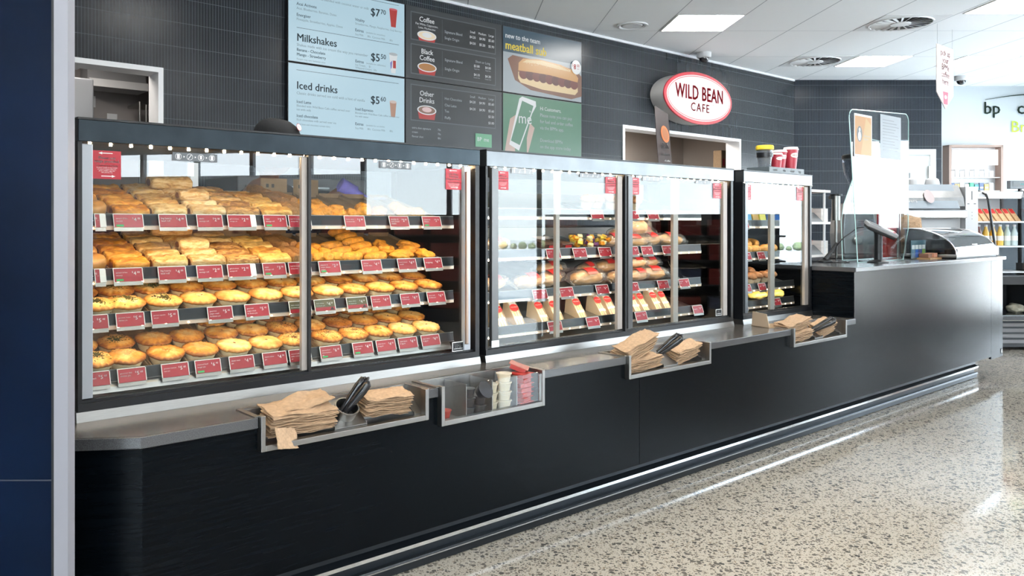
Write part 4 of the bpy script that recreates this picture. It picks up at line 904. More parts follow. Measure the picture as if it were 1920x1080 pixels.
# ------------------------------------------------------------------ food
ML = {'gold': pie_lid_mat('pie_lid_gold', (.84, .56, .23), (.66, .30, .06), (.26, .08, .015)),
      'pale': pie_lid_mat('pie_lid_front_lit', (.90, .70, .38), (.78, .47, .15), (.45, .18, .04)),  # paler tone: strong light on the front row put into the lid colour
      'rich': pie_lid_mat('pie_lid_rich', (.76, .42, .12), (.55, .21, .04), (.20, .055, .01))}
M_CUP = pbr('pie_side', (.90, .68, .40), .55, var=.14, vs=40, bump=.1, vary=.08)
SEEDM = {'herb': pbr('herb_flakes', (.06, .065, .02), .7), 'seed': pbr('dark_seeds', (.12, .05, .02), .6), 'sesame': pbr('sesame_seeds', (.62, .40, .18), .5), 'cheese': pbr('browned_cheese', (.55, .24, .05), .5)}
M_FILL = pbr('brown_filling', (.20, .07, .025), .45, var=.3, vs=90)
def pie_proto(kind, tone, seed):
    rnd = random.Random(seed); n = 54
    def wav(a): return .0022*math.sin(a*(19 if kind != 'scallop' else 24)+seed)+.0018*noise.noise(Vector((math.cos(a)*2, math.sin(a)*2, seed)))
    b = MB(); b.lathe([(.0008, 0), (.046, 0), (.0485, .004), (.0590, .033)], M_CUP, seg=32, close=False); root = b.build('meat_pie', smooth=50)
    b = MB()
    amp = {0: 0, 1: .6, 2: 1, 3: 1, 4: .5}
    prof = [(.057, .0305), (.0612, .0310), (.0640, .0345), (.0640, .0385), (.0610, .0418), (.0565, .0432), (.051, .0445), (.043, .0475), (.032, .0505), (.019, .0528), (.008, .0536), (.0006, .0536)]
    dip = rnd.random() < .4 or kind == 'plain'
    def fn(r, z, a):
        w = wav(a)
        if r > .05: rr = r+w*(1.6 if kind == 'scallop' else 1); zz = z+w*.8
        else: rr = r; zz = z
        zz += .0028*noise.noise(Vector((r*math.cos(a)*38, r*math.sin(a)*38, seed*1.7)))
        if dip and r < .035: zz -= .007*(1-r/.035)
        return rr, zz
    b.lathe(prof, ML[tone], seg=n, fn=fn, close=False); b.build('pie_lid', root, smooth=80)
    if kind in ('herb', 'seed', 'sesame', 'cheese'):
        b = MB(); m = SEEDM[kind]; cnt = {'herb': 190, 'seed': 110, 'sesame': 200, 'cheese': 40}[kind]
        for i in range(cnt):
            rr = abs(rnd.gauss(0, .020)) if kind != 'seed' else rnd.uniform(0, .052)
            if rr > .052: continue
            a = rnd.uniform(0, 2*PI); z = .0541-.0085*(rr/.052)**2-(.007*(1-rr/.035) if dip and rr < .035 else 0)
            s = rnd.uniform(.0009, .0019) * (1.2 if kind == 'herb' else 1)
            M = Matrix.Translation((rr*math.cos(a), rr*math.sin(a), z+rnd.uniform(-.0005, .001))) @ Matrix.Rotation(rnd.uniform(0, 6), 4, 'Z') @ Matrix.Rotation(rnd.uniform(-.5, .5), 4, 'X')
            b.box(-s*1.3, s*1.3, -s*.55, s*.55, -s*.4, s*.4, m, M)
        b.build('seed_topping', root)
    else:
        b = MB(); k = {'cut': 3, 'scallop': 1, 'plain': 1}[kind]
        for i in range(k):
            a = rnd.uniform(0, 6); rr = .013 if k > 1 else .002
            M = Matrix.Translation((rr*math.cos(2.1*i+seed), rr*math.sin(2.1*i+seed), .0530-(.0055 if dip else 0))) @ Matrix.Rotation(a, 4, 'Z')
            b.lathe([(.0065 if k > 1 else .008, -.002), (.004, .0016), (.0005, .0018)], M_FILL, seg=9, M=M @ Matrix.Diagonal((1, .45, 1, 1)))
        b.build('steam_hole', root, smooth=60)
    return root
PIES = {}
def place_pie(kind, tone, x, y, zs, sc, label, group, base=0.):
    key = (kind, tone); rnd = random.Random(int(x*1000)+int(zs*777))
    L = PIES.setdefault(key, [])
    if len(L) < 2: q = pie_proto(kind, tone, len(PIES)*3+len(L)*11+1); L.append(q)
    else: q = copy_thing(L[rnd.randrange(2)])
    q.location = (x, y, zs+(y-2.6)*TILT+.0015+base); q.rotation_euler = (math.atan(TILT), 0, 0)
    # turn about its own axis
    q.rotation_euler = (Matrix.Rotation(math.atan(TILT), 3, 'X') @ Matrix.Rotation(rnd.uniform(0, 6.28), 3, 'Z')).to_euler()
    q.scale = (sc, sc, sc*1.0); tag(q, label, 'pie', group)
KN = {'herb': 'herb topped pie', 'seed': 'seeded pie', 'sesame': 'sesame topped pie', 'cheese': 'cheese topped pie', 'cut': 'golden pie with cut slits', 'scallop': 'pie with scalloped rim', 'plain': 'plain golden pie'}
R1, R2, R3 = 2.672, 2.795, 2.918
P3 = [(R1, 'front', [.742, .835, .957, 1.076, 1.200, 1.327, 1.452, 1.585, 1.700, 1.826, 1.944, 2.070], ['herb', 'herb', 'herb', 'cut', 'cut', 'cut', 'plain', 'cut', 'scallop', 'scallop', 'scallop', 'scallop']),
      (R2, 'second', [.72, .838, .957, 1.080, 1.204, 1.328, 1.452, 1.578, 1.704, 1.829, 1.952, 2.078], ['herb', 'herb', 'herb', 'cut', 'cut', 'cut', 'plain', 'plain', 'plain', 'cut', 'scallop', 'scallop']),
      (R3, 'third', [.85, .97, 1.10, 1.22, 1.34, 1.46, 1.585, 1.71], ['plain']*8)]
for y, rn, xs, ks in P3:
    for i, (x, k) in enumerate(zip(xs, ks)):
        place_pie(k, 'pale' if (rn == 'front' and k != 'scallop') else 'gold', x, y, S1[2], .95 if x < 2.0 else .93, '%s, %s from left in the %s row, third shelf, pie cabinet' % (KN[k], ORD[i], rn), 'pies on the third shelf')  # front row lids paler, standing in for the strong light there
P4 = [(R1, 'front', [.742, .835, .965, 1.083, 1.206, 1.327, 1.443, 1.583, 1.702, 1.818, 1.936, 2.060], ['herb', 'sesame', 'cheese', 'sesame', 'plain', 'plain', 'seed', 'seed', 'seed', 'cut', 'plain', 'plain']),
      (R2, 'second', [.72, .840, .966, 1.083, 1.211, 1.330, 1.454, 1.578, 1.704, 1.827, 1.948, 2.074], ['herb', 'herb', 'sesame', 'sesame', 'plain', 'plain', 'seed', 'cheese', 'seed', 'plain', 'plain', 'plain']),
      (R3, 'third', [1.220, 1.340, 1.463, 1.590, 1.718, 1.840, 1.962, 2.087], ['plain', 'plain', 'seed', 'seed', 'seed', 'plain', 'plain', 'plain'])]
for y, rn, xs, ks in P4:
    for i, (x, k) in enumerate(zip(xs, ks)):
        tone = 'pale' if (rn == 'front' and 1.19 < x < 1.35) or (rn == 'front' and x > 1.9) else ('rich' if k == 'seed' and rn != 'front' else 'gold')
        place_pie(k, tone, x, y, S1[3], .95 if x < 2.0 else .93, '%s, %s from left in the %s row, bottom shelf, pie cabinet' % (KN[k], ORD[i], rn), 'pies on the bottom shelf')

# card trays under the food, one per column
TRAYS = []
def card_tray(x, w, zs, lb, depth=.42, h=.020, y0=2.612):
    b = MB(); t_ = .0012
    b.box(-w/2, w/2, 0, depth, 0, t_, M_CARD); b.box(-w/2, -w/2+t_, 0, depth, 0, h, M_CARD); b.box(w/2-t_, w/2, 0, depth, 0, h, M_CARD); b.box(-w/2, w/2, depth-t_, depth, 0, h*1.6, M_CARD)
    q = b.build('card_tray', loc=(x, y0, zs+(y0-2.6)*TILT+.0006), rot=(math.atan(TILT), 0, 0)); tag(q, lb, 'tray', 'brown card trays on the shelves')
for k, nm in ((2, 'third'), (3, 'bottom')):
    for i, x in enumerate([.835, .961, 1.080, 1.204, 1.327, 1.448, 1.582, 1.702, 1.822, 1.942, 2.068]):
        card_tray(x, .117, S1[k], 'brown card pie tray, %s from left on the %s shelf' % (ORD[i], nm))

def roll_proto(L, r, h, mat, seed, fill=True, ridges=0):
    """baked roll: rounded log lying along X, cut ends showing filling"""
    b = MB(); nx, ns = 36, 34; vs, fs = [], []
    for i in range(nx+1):
        t_ = i/nx; x = (t_-.5)*L; e = 1-.16*abs(2*t_-1)**14
        for j in range(ns):
            a = 2*PI*j/ns; ca, sa = math.cos(a), math.sin(a)
            y = r*e*math.copysign(abs(ca)**.62, ca); z = h*(.5+.5*e*math.copysign(abs(sa)**.72, sa))
            if sa > -.2:
                z += .0060*noise.noise(Vector((x*22, y*34, seed)))+.0034*noise.noise(Vector((x*60, y*110, seed+3)))+.0016*abs(noise.noise(Vector((x*120, y*260, seed+7))))
                if ridges: z -= .0016*(math.sin(x*ridges+seed) > .86)
            vs.append((x, y, z))
    for i in range(nx):
        for j in range(ns):
            a, c_ = i*ns+j, i*ns+(j+1) % ns; fs.append((a, c_, c_+ns, a+ns))
    fs.append(tuple(range(ns))[::-1]); fs.append(tuple(range(nx*ns, (nx+1)*ns)))
    b.add(vs, fs, mat); root = b.build('savoury_roll', smooth=70)
    if fill:
        for s in (-1, 1):
            b = MB(); pts = [(s*(L/2+.0012), r*.52*math.cos(2*PI*j/14)*(1+.15*math.sin(j*5)), h*(.47+.28*math.sin(2*PI*j/14))) for j in range(14)]
            pts2 = [(s*(L/2-.003), p[1]*1.05, p[2]) for p in pts]
            b.add(pts+pts2, [tuple(range(14))]+[(j, (j+1) % 14, 14+(j+1) % 14, 14+j) for j in range(14)], M_FILL); b.build('filling', root)
    return root
def pastry(name, pale, brown, dark, flaky=1.0):
    m, t, out = nt(name); MATS[name] = m
    b = t.nodes.new('ShaderNodeBsdfPrincipled'); t.links.new(b.outputs[0], out.inputs[0])
    tc = t.nodes.new('ShaderNodeTexCoord'); oi = t.nodes.new('ShaderNodeObjectInfo')
    off = N(t, 'ShaderNodeVectorMath', operation='SCALE'); off.inputs[0].default_value = (3, 7, 5); t.links.new(oi.outputs['Random'], off.inputs['Scale'])
    ad = N(t, 'ShaderNodeVectorMath', operation='ADD'); t.links.new(tc.outputs['Object'], ad.inputs[0]); t.links.new(off.outputs[0], ad.inputs[1])
    mp = t.nodes.new('ShaderNodeMapping'); mp.inputs['Scale'].default_value = (.55, 1.5, 1.5); t.links.new(ad.outputs[0], mp.inputs[0])
    n1 = N(t, 'ShaderNodeTexNoise'); n1.inputs['Scale'].default_value = 38; n1.inputs['Detail'].default_value = 7; n1.inputs['Roughness'].default_value = .62; n1.inputs['Distortion'].default_value = 1.2; t.links.new(mp.outputs[0], n1.inputs['Vector'])
    n2 = N(t, 'ShaderNodeTexNoise'); n2.inputs['Scale'].default_value = 150; n2.inputs['Detail'].default_value = 6; t.links.new(mp.outputs[0], n2.inputs['Vector'])
    f = math_n(t, 'ADD', math_n(t, 'MULTIPLY_ADD', n2.outputs['Fac'], .25*flaky, -.125*flaky), math_n(t, 'ADD', n1.outputs['Fac'], math_n(t, 'MULTIPLY_ADD', oi.outputs['Random'], .18, -.09)))
    t.links.new(ramp(t, f, [(.34, dark), (.50, brown), (.62, pale)]), b.inputs['Base Color'])
    b.inputs['Roughness'].default_value = .42; b.inputs['Specular IOR Level'].default_value = .4
    bp = t.nodes.new('ShaderNodeBump'); bp.inputs['Strength'].default_value = .8; bp.inputs['Distance'].default_value = .004
    t.links.new(f, bp.inputs['Height']); t.links.new(bp.outputs[0], b.inputs['Normal'])
    return m
M_RS = pastry('roll_orange_glaze', (.84, .46, .11), (.72, .30, .04), (.42, .13, .015), .4)
M_RB = pastry('roll_flaky', (.82, .56, .26), (.68, .38, .12), (.40, .17, .04))
M_RC = pastry('roll_pale', (.88, .68, .42), (.80, .54, .26), (.56, .29, .09))
M_RG = pastry('roll_garlic', (.78, .50, .22), (.60, .31, .09), (.26, .10, .025), 1.5)
M_RV = pastry('roll_vegan', (.86, .54, .18), (.74, .38, .08), (.44, .17, .03), .7)
M_CRO = pbr('crumbed_brown', (.40, .19, .06), .7, var=.3, vs=160, bump=.9, bs=420, vary=.12)
M_NUG = pbr('crumbed_orange', (.74, .30, .03), .6, var=.3, vs=60, bump=.9, bs=200, vary=.12)
M_NUG2 = pbr('crumbed_seedy', (.50, .26, .06), .6, var=.6, vs=150, bump=1.0, bs=260)
PRO = {}
def place(key, maker, x, y, zs, rot, sc, label, group, name=None, cat='savoury roll', lift=0., tilt=True):
    if key not in PRO: q = PRO[key] = maker()
    else: q = copy_thing(PRO[key])
    t_ = TILT if tilt else 0
    q.location = (x, y, zs+(y-2.6)*t_+.002+lift)
    q.rotation_euler = (Matrix.Rotation(math.atan(t_), 3, 'X') @ Matrix.Rotation(rot[2], 3, 'Z') @ Matrix.Rotation(rot[1], 3, 'Y') @ Matrix.Rotation(rot[0], 3, 'X')).to_euler()
    q.scale = (sc, sc, sc) if not isinstance(sc, tuple) else sc; tag(q, label, cat, group)
    return q
rr = random.Random(11)
def column(kind, mat, x, L, r, h, n, step, zs, shelf, desc, y0=2.655, fill=True, extra=0):
    for i in range(n):
        v = i % 2
        place((kind, v), lambda: roll_proto(L, r, h, mat, hash_(kind)+v*5, fill), x+rr.uniform(-.003, .003), y0+i*step, zs, (0, 0, rr.uniform(-.04, .04)), 1,
              '%s, %s from front, %s of the pie cabinet' % (desc, ORD[i], shelf), '%s column, %s' % (desc, shelf))
def hash_(s): return sum(ord(c) for c in s) % 37
for zs, sh in ((S1[0], 'top shelf'), (S1[1], 'second shelf')):
    for i, (x, w) in enumerate([(.722, .10), (.840, .126), (.968, .124), (1.100, .134), (1.222, .128), (1.352, .130), (1.445, .068), (1.574, .10), (1.690, .10), (1.80, .10), (1.925, .11), (2.06, .11)]):
        card_tray(x, w, zs, 'brown card tray, %s from left on the %s of the pie cabinet' % (ORD[i], sh), h=.012)
    # smooth brown pasties at the far left edge
    for i in range(3): place(('pas', 0), lambda: roll_proto(.115, .045, .048, pbr('roll_smooth_brown', (.52, .25, .07), .4, var=.2, vs=20, vary=.1), 4, False), .705, 2.675+i*.10, zs, (0, 0, .35), 1, 'smooth brown pastie, %s from the front at the left edge, %s' % (ORD[i], sh), 'pasties at the left edge, %s' % sh)
    column('spinach', M_RS, .842, .112, .034, .040, 5, .074, zs, sh, 'orange glazed savoury roll')
    column('beef', M_RB, .968, .112, .035, .043, 5, .076, zs, sh, 'flaky beef roll')
    column('classic', M_RC, 1.100, .118, .036, .044, 2, .078, zs, sh, 'pale classic sausage roll')
    for i in range(2): column('classicback', M_RB, 1.098, .118, .04, .046, 0, .07, zs, sh, 'x')
    for i, (yy, lf) in enumerate(((2.815, 0), (2.895, 0), (2.970, .0))):
        place(('cb', i % 2), lambda: roll_proto(.125, .040, .046, M_RB, 9+i, True), 1.095, yy, zs, (0, 0, rr.uniform(-.05, .05)), 1, 'golden classic sausage roll, %s from front, %s of the pie cabinet' % (ORD[i+2], sh), 'golden classic rolls, %s' % sh)
    place(('top1', 0), lambda: roll_proto(.105, .030, .036, M_RC, 3, True), 1.085, 2.745, zs, (0, 0, .02), 1, 'short pale sausage roll lying on top of the classic rolls, %s' % sh, 'stacked classic rolls', lift=.040)
    place(('top2', 0), lambda: roll_proto(.15, .040, .045, M_RB, 5, True), 1.07, 2.925, zs, (0, 0, .0), 1, 'long golden roll on top at the back of the classic rolls, %s' % sh, 'stacked classic rolls', lift=.040)
    column('garlic', M_RG, 1.222, .122, .036, .042, 5, .076, zs, sh, 'seeded garlic and cheese roll')
    column('vegan', M_RV, 1.352, .118, .034, .040, 4, .075, zs, sh, 'orange vegan sausage roll')
    for i, (x, y, L) in enumerate(((1.432, 2.70, 1), (1.478, 2.705, 1), (1.456, 2.845, 1.0), (1.50, 2.86, 1), (1.455, 2.98, 1))):
        place(('croq', i % 2), lambda: roll_proto(.135, .022, .042, M_CRO, i, False), x, y, zs, (0, 0, PI/2+.12), (1, 1, 1), 'brown crumbed croquette, %s from front, %s of the pie cabinet' % (ORD[i], sh), 'croquettes, %s' % sh, lift=.0 if i < 2 else .004)
def blob_proto(rx, ry, rz, mat, seed, name='crumbed_bite', amp=.25, fr=30):
    bm = bmesh.new(); bmesh.ops.create_icosphere(bm, subdivisions=4, radius=1)
    for v in bm.verts:
        n = v.co.copy(); d = 1+amp*noise.noise(Vector((n.x*1.7+seed, n.y*1.7, n.z*1.7)))+.06*noise.noise(n*6+Vector((seed, 0, 0)))
        v.co = Vector((n.x*rx*d, n.y*ry*d, max(-.85, n.z)*rz*d+rz*.85))
    me = bpy.data.meshes.new(name); bm.to_mesh(me); bm.free(); me.materials.append(mat)
    me.polygons.foreach_set('use_smooth', [True]*len(me.polygons)); o = bpy.data.objects.new(name, me); col.objects.link(o); return o
def cres_proto(L, r, mat, seed, name='crumbed_kiev', bend=.25):
    b = MB(); n = 22; ns = 16; vs, fs = [], []
    for i in range(n+1):
        t_ = i/n*2-1; x = t_*L/2; yy = -bend*L*(1-t_*t_)*.5; rad = r*math.sqrt(max(0.02, 1-abs(t_)**2.6))*(1+.05*math.sin(i*2.1+seed))
        for j in range(ns):
            a = 2*PI*j/ns; q = Vector((x, yy+rad*math.cos(a), rad*.85*math.sin(a)+r*.75)); q.z = max(q.z, 0); d = .06*r*noise.noise(q*90+Vector((seed, 0, 0)))
            vs.append((q.x, q.y+d, q.z+d))
    for i in range(n):
        for j in range(ns): a, c_ = i*ns+j, i*ns+(j+1) % ns; fs.append((a, c_, c_+ns, a+ns))
    fs.append(tuple(range(ns))[::-1]); fs.append(tuple(range(n*ns, (n+1)*ns))); b.add(vs, fs, mat); return b.build(name, smooth=80)
g = 'crumbed bites in the right half of the pie cabinet'
# top shelf, right half
for i, (x, y) in enumerate(((1.53, 2.66), (1.575, 2.67), (1.625, 2.65), (1.545, 2.74), (1.60, 2.745), (1.655, 2.72), (1.69, 2.665), (1.56, 2.82), (1.62, 2.82))):
    place(('nug', i % 3), lambda: blob_proto(.034, .027, .020, M_NUG, i), x, y, S1[0], (0, 0, i*1.3), 1.0+.1*(i % 2), 'orange crumbed bite, %s of the pile left of centre on the top shelf' % ORD[i], g, cat='crumbed bite')
for i, (x, y) in enumerate(((1.765, 2.69), (1.81, 2.66), (1.80, 2.75), (1.845, 2.70))):
    place(('nugb', i % 2), lambda: blob_proto(.032, .024, .022, M_CRO if i == 1 else M_NUG, i+5), x, y, S1[0], (0, 0, i), 1.05, 'rough golden bread snack, %s of the group mid top shelf' % ORD[i], g, cat='crumbed bite')
for i, (x, y) in enumerate(((1.965, 2.69), (2.02, 2.68), (1.975, 2.77))):
    place(('nugc', i % 2), lambda: blob_proto(.045, .030, .024, M_NUG2, i+9), x, y, S1[0], (0, 0, i*.5), 1.0, 'seedy brown crumbed patty, %s of three at the right of the top shelf' % ORD[i], g, cat='crumbed bite')
# second shelf, right half
for i, (x, y) in enumerate(((1.535, 2.66), (1.58, 2.655), (1.545, 2.725), (1.595, 2.715), (1.535, 2.79), (1.59, 2.78), (1.625, 2.665))):
    place(('pop', i % 3), lambda: blob_proto(.030, .024, .022, M_NUG, i+20), x, y, S1[1], (0, 0, i), 1.05, 'orange crumbed poppa, %s of the heap left of centre on the second shelf' % ORD[i], g, cat='crumbed bite')
for i in range(3): place(('kv', i % 2), lambda: cres_proto(.125, .026, M_NUG, i), 1.690, 2.675+i*.075, S1[1], (0, 0, .25), 1, 'curved orange crumbed kiev, %s from front in the left column, second shelf' % ORD[i], g, cat='crumbed kiev')
for i in range(6): place(('kv', i % 2), lambda: cres_proto(.125, .026, M_NUG, i), 1.80+i*.002, 2.665+i*.058, S1[1], (0, 0, .3), 1, 'curved orange crumbed kiev, %s from front in the middle column, second shelf' % ORD[i], g, cat='crumbed kiev', lift=.004*i)
for i, (x, y) in enumerate(((1.92, 2.66), (1.90, 2.74), (1.925, 2.81), (1.96, 2.68), (2.055, 2.67), (2.03, 2.74), (2.06, 2.80))):
    place(('cb', 'r', i % 2), lambda: blob_proto(.042, .030, .020, M_NUG, i+31, amp=.35), x, y, S1[1], (0, 0, i*.4), 1.1, 'flat orange crumbed piece, %s of those at the right of the second shelf' % ORD[i], g, cat='crumbed bite')
# pale price boards standing at the rear of the second shelf
for k, (x, zs) in enumerate(((1.33, S1[1]), (1.43, S1[1]), (1.55, S1[0]), (1.70, S1[0]), (1.545, S1[1]))):
    b = MB(); w = .12
    b.box(-w/2, w/2, 0, .002, 0, .068, M_CARD)
    for s in (-.03, -.005): b.box(s-.006, s+.006, -.0005, 0, .03, .045, M_BLACK)
    q = b.build('card_divider', loc=(x, 3.035, zs+(3.035-2.6)*TILT+.004)); tag(q, 'brown card divider with small punched holes, %s one at the back of the upper shelves' % ORD[k], 'card', 'card dividers at the back of the pie cabinet')

# ------------- middle cabinet: wrapped rolls, fruit pots, sandwiches
M_BUN = pbr('bread_crust', (.66, .36, .13), .5, var=.3, vs=14, bump=.3, bs=60, vary=.08)
M_LABEL = pbr('red_label', (.55, .03, .03), .35)
def baguette_proto(L, r, seed):
    root = blob_proto(L/2, r, r*.8, M_BUN, seed, 'wrapped_roll', amp=.12)
    b = MB(); n, ns = 30, 22; vs, fs = [], []
    for i in range(n+1):
        t_ = i/n*2-1; x = t_*L*.62; e = math.sqrt(max(.0, 1-abs(t_)**4)); fl = abs(t_) > .86
        ry = r*1.12*e+.0; rz = r*.88*e
        if fl: ry, rz = r*.62+.01*abs(t_), .003
        for j in range(ns):
            a = 2*PI*j/ns; d = 1+.09*noise.noise(Vector((x*45+seed, math.cos(a)*3, math.sin(a)*3)))
            vs.append((x, ry*math.cos(a)*d, max(.0005, rz*math.sin(a)*d+r*.76 if not fl else rz*math.sin(a)+r*.5+.01*math.sin(a*3))))
    for i in range(n):
        for j in range(ns): a, c_ = i*ns+j, i*ns+(j+1) % ns; fs.append((a, c_, c_+ns, a+ns))
    b.add(vs, fs, M_WRAP); b.build('clear_wrapper', root, smooth=35)
    b = MB(); pts = []
    for i in range(9):
        for j in range(5):
            x = (i/8-.5)*L*.34; a = PI/2+(j/4-.5)*1.1+.35; pts.append((x, -r*1.15*math.cos(a)*-1, r*.78+r*.98*math.sin(a)))
    fs = [(i*5+j, (i+1)*5+j, (i+1)*5+j+1, i*5+j+1) for i in range(8) for j in range(4)]
    b.add(pts, fs, M_LABEL); b.build('label', root)
    return root
gB = 'wrapped filled rolls in the middle cabinet'
def wr(x, y, k, rot, sc, lb, lift=0.):
    place(('bag', k % 3), lambda: baguette_proto(.21, .040, k), x, y, S2[k // 10] if False else 0, (0, 0, rot), sc, lb, gB, cat='wrapped roll', lift=lift)
def wrapped(shelf, items, sn):
    for i, (x, y, rot, sc, lift) in enumerate(items):
        place(('bag', i % 3), lambda: baguette_proto(.21, .040, i), x, y, S2[shelf], (0, 0, rot), sc, 'clear wrapped filled roll, %s from left, %s of the middle cabinet' % (ORD[i], sn), gB, cat='wrapped roll', lift=lift)
wrapped(2, [(2.47, 2.71, .2, .95, 0), (2.70, 2.70, .15, 1.0, 0), (2.86, 2.72, .3, 1.05, 0), (2.98, 2.83, .1, .95, .015), (3.10, 2.695, .1, 1.15, .0), (3.22, 2.80, .4, .95, .01), (3.36, 2.70, .2, .95, 0), (3.42, 2.83, .1, 1.0, .01),
            (3.52, 2.70, .15, .9, 0), (3.66, 2.71, -.1, 1.0, 0), (3.55, 2.74, .1, .9, .055), (3.72, 2.78, .1, .9, .04)], 'third shelf')
wrapped(1, [(2.48, 2.70, .1, .8, 0), (3.33, 2.72, .2, .9, 0), (3.46, 2.69, -.2, .95, 0), (3.62, 2.70, .15, 1.0, 0), (3.80, 2.70, -.1, 1.0, 0), (3.50, 2.80, .2, .95, .01), (3.72, 2.82, 0, .95, .01)], 'second shelf')
q = place(('bigbun', 0), lambda: blob_proto(.085, .07, .045, M_BUN, 3, 'wrapped_bun', amp=.1), 3.53, 2.73, S2[1], (0, 0, .3), 1, 'big round wrapped bun lying on top of the rolls, second shelf, middle cabinet', None, cat='wrapped bun', lift=.06)
b = MB(); b.lathe([(.094, .0), (.098, .03), (.085, .075), (.04, .10), (.001, .104)], M_WRAP, seg=30, fn=lambda r, z, a: (r*(1+.06*noise.noise(Vector((math.cos(a)*4, math.sin(a)*4, z*30)))), z)); b.build('clear_wrapper', q, smooth=40)
# brownie pack, fruit pots
def box_pack(x0, x1, y0, y1, zs, h, lidc, lb, fillm):
    o = empty('food_pack', ((x0+x1)/2, (y0+y1)/2, zs+((y0+y1)/2-2.6)*TILT+.003), lb, 'food pack', 'clear packs in the middle cabinet', rx=math.atan(TILT)); w, d = (x1-x0)/2, (y1-y0)/2
    b = MB(); b.box(-w, w, -d, d, 0, h, M_ACRYL); b.build('clear_box', o)
    b = MB(); b.box(-w*.9, w*.9, -d*.9, d*.9, .003, h*.72, fillm); b.build('contents', o, bevel=.004)
    b = MB(); b.box(-w*.5, w*.5, -d-.001, -d, h*.2, h*.6, M_LABEL); b.build('label', o)
M_BRN = pbr('dark_brownie', (.07, .03, .018), .5, var=.4, vs=60)
box_pack(2.75, 2.86, 2.64, 2.74, S2[1], .045, M_WRAP, 'clear pack of dark slice, left of the fruit pots', M_BRN)
box_pack(2.87, 2.955, 2.64, 2.74, S2[1], .045, M_WRAP, 'clear pack of dark slice, directly beside the fruit pots', M_BRN)
FR = [pbr('fruit_orange', (.85, .30, .02), .3, var=.2, vs=60), pbr('fruit_yellow', (.88, .55, .07), .3, var=.2, vs=60), pbr('fruit_purple', (.10, .02, .10), .25), pbr('fruit_pale', (.85, .68, .35), .3)]
for i, (x, cs) in enumerate(((3.025, (1, 0, 0, 3, 1, 0)), (3.125, (0, 1, 3, 2, 1, 2)), (3.215, (1, 3, 2, 1, 2, 0)))):
    o = empty('fruit_pot', (x, 2.69, S2[1]+.09*TILT+.002), 'clear pot of cut orange and purple fruit, %s from left of three' % ORD[i], 'fruit pot', 'fruit salad pots', rx=math.atan(TILT))
    b = MB(); b.lathe([(.036, 0), (.045, .055), (.048, .056), (.048, .060), (.001, .061)], M_ACRYL, seg=28); b.build('tub', o, smooth=40)
    rf_ = random.Random(i)
    for k in range(16):
        bb = MB(); s = .013
        M = Matrix.Translation((rf_.uniform(-.028, .028), rf_.uniform(-.028, .028), .012+.0028*k)) @ Matrix.Rotation(rf_.uniform(0, 6), 4, 'Z') @ Matrix.Rotation(rf_.uniform(0, 1), 4, 'X')
        bb.box(-s, s, -s*.8, s*.8, -s*.7, s*.7, FR[cs[k % 6]], M); bb.build('fruit_piece', o, bevel=.003)
# sandwiches in card wedges, fronts sloping to the glass
M_SBR = pbr('white_bread', (.80, .62, .40), .65, var=.2, vs=50, bump=.3, bs=150)
M_SBC = pbr('sandwich_card', (.62, .46, .30), .6)
def wedge_proto(seed):
    w, d, h = .052, .115, .125
    root = empty('sandwich_pack', (0, 0, 0), '', 'sandwich')
    b = MB(); b.prism([(0, 0), (d, 0), (d, h)], 0, .0012, M_SBC, 'X'); b.prism([(0, 0), (d, 0), (d, h)], w-.0012, w, M_SBC, 'X'); b.box(0, w, 0, d, 0, .001, M_SBC); b.box(0, w, d-.001, d, 0, h, M_SBC); b.build('card_sleeve', root)
    fills = [(.25, .35, .05), (.75, .5, .12), (.6, .25, .2), (.78, .6, .3)]
    for x0, x1, m in ((.003, .016, M_SBR), (.016, .021, pbr('sand_fill_%d' % (seed % 4), fills[seed % 4], .5)), (.021, .031, M_SBR), (.031, .036, pbr('sand_fill_b%d' % (seed % 3), fills[(seed+1) % 4], .5)), (.036, .049, M_SBR)):
        b = MB(); b.prism([(.008, .003), (d-.004, .003), (d-.004, h-.010)], x0, x1, m, 'X'); b.build('bread_slice' if m is M_SBR else 'filling', root)
    b = MB(); k = h/d
    def on(t_, off=.0012): return (t_*d, t_*h)
    (y0, z0), (y1, z1) = on(.55), on(.98); nrm = Vector((0, -h, d)).normalized()*.0008
    b.quad((.006, y0+nrm.y, z0+nrm.z), (w-.006, y0+nrm.y, z0+nrm.z), (w-.006, y1+nrm.y, z1+nrm.z), (.006, y1+nrm.y, z1+nrm.z), M_PRINTW)
    R = Matrix(((1, 0, 0), (0, d/math.hypot(d, h), -h/math.hypot(d, h)), (0, h/math.hypot(d, h), d/math.hypot(d, h))))
    (yc, zc) = on(.58); n2 = nrm*2
    pts = [R @ Vector((.026*math.cos(2*PI*i/24), .019*math.sin(2*PI*i/24), 0))+Vector((w/2, yc+n2.y, zc+n2.z)) for i in range(24)]
    b.add([tuple(p) for p in pts], [tuple(range(24))], M_LABEL); n3 = nrm*2.6
    b.text('WILD BEAN', .008, w/2, yc+n3.y, zc+n3.z, M_PRINTW, 'CENTER', .01, R=R)
    b.build('label', root); b = MB(); b.quad((.001, nrm.y, nrm.z), (w-.001, nrm.y, nrm.z), (w-.001, d+nrm.y, h+nrm.z), (.001, d+nrm.y, h+nrm.z), M_ACRYL); b.build('clear_window', root)
    return root
WP = [wedge_proto(i) for i in range(4)]
for i, x in enumerate((2.46, 2.57, 2.735, 2.83, 3.00, 3.165, 3.235, 3.44, 3.515, 3.62, 3.70)):
    q = WP[i] if i < 4 else copy_thing(WP[i % 4])
    q.location = (x, 2.635, S2[3]+.035*TILT+.003); q.rotation_euler = (math.atan(TILT)*.5, 0, -.1+.05*(i % 3))
    tag(q, 'triangular sandwich pack with red oval label, %s from left on the bottom shelf' % ORD[i], 'sandwich', 'sandwich packs on the bottom shelf')
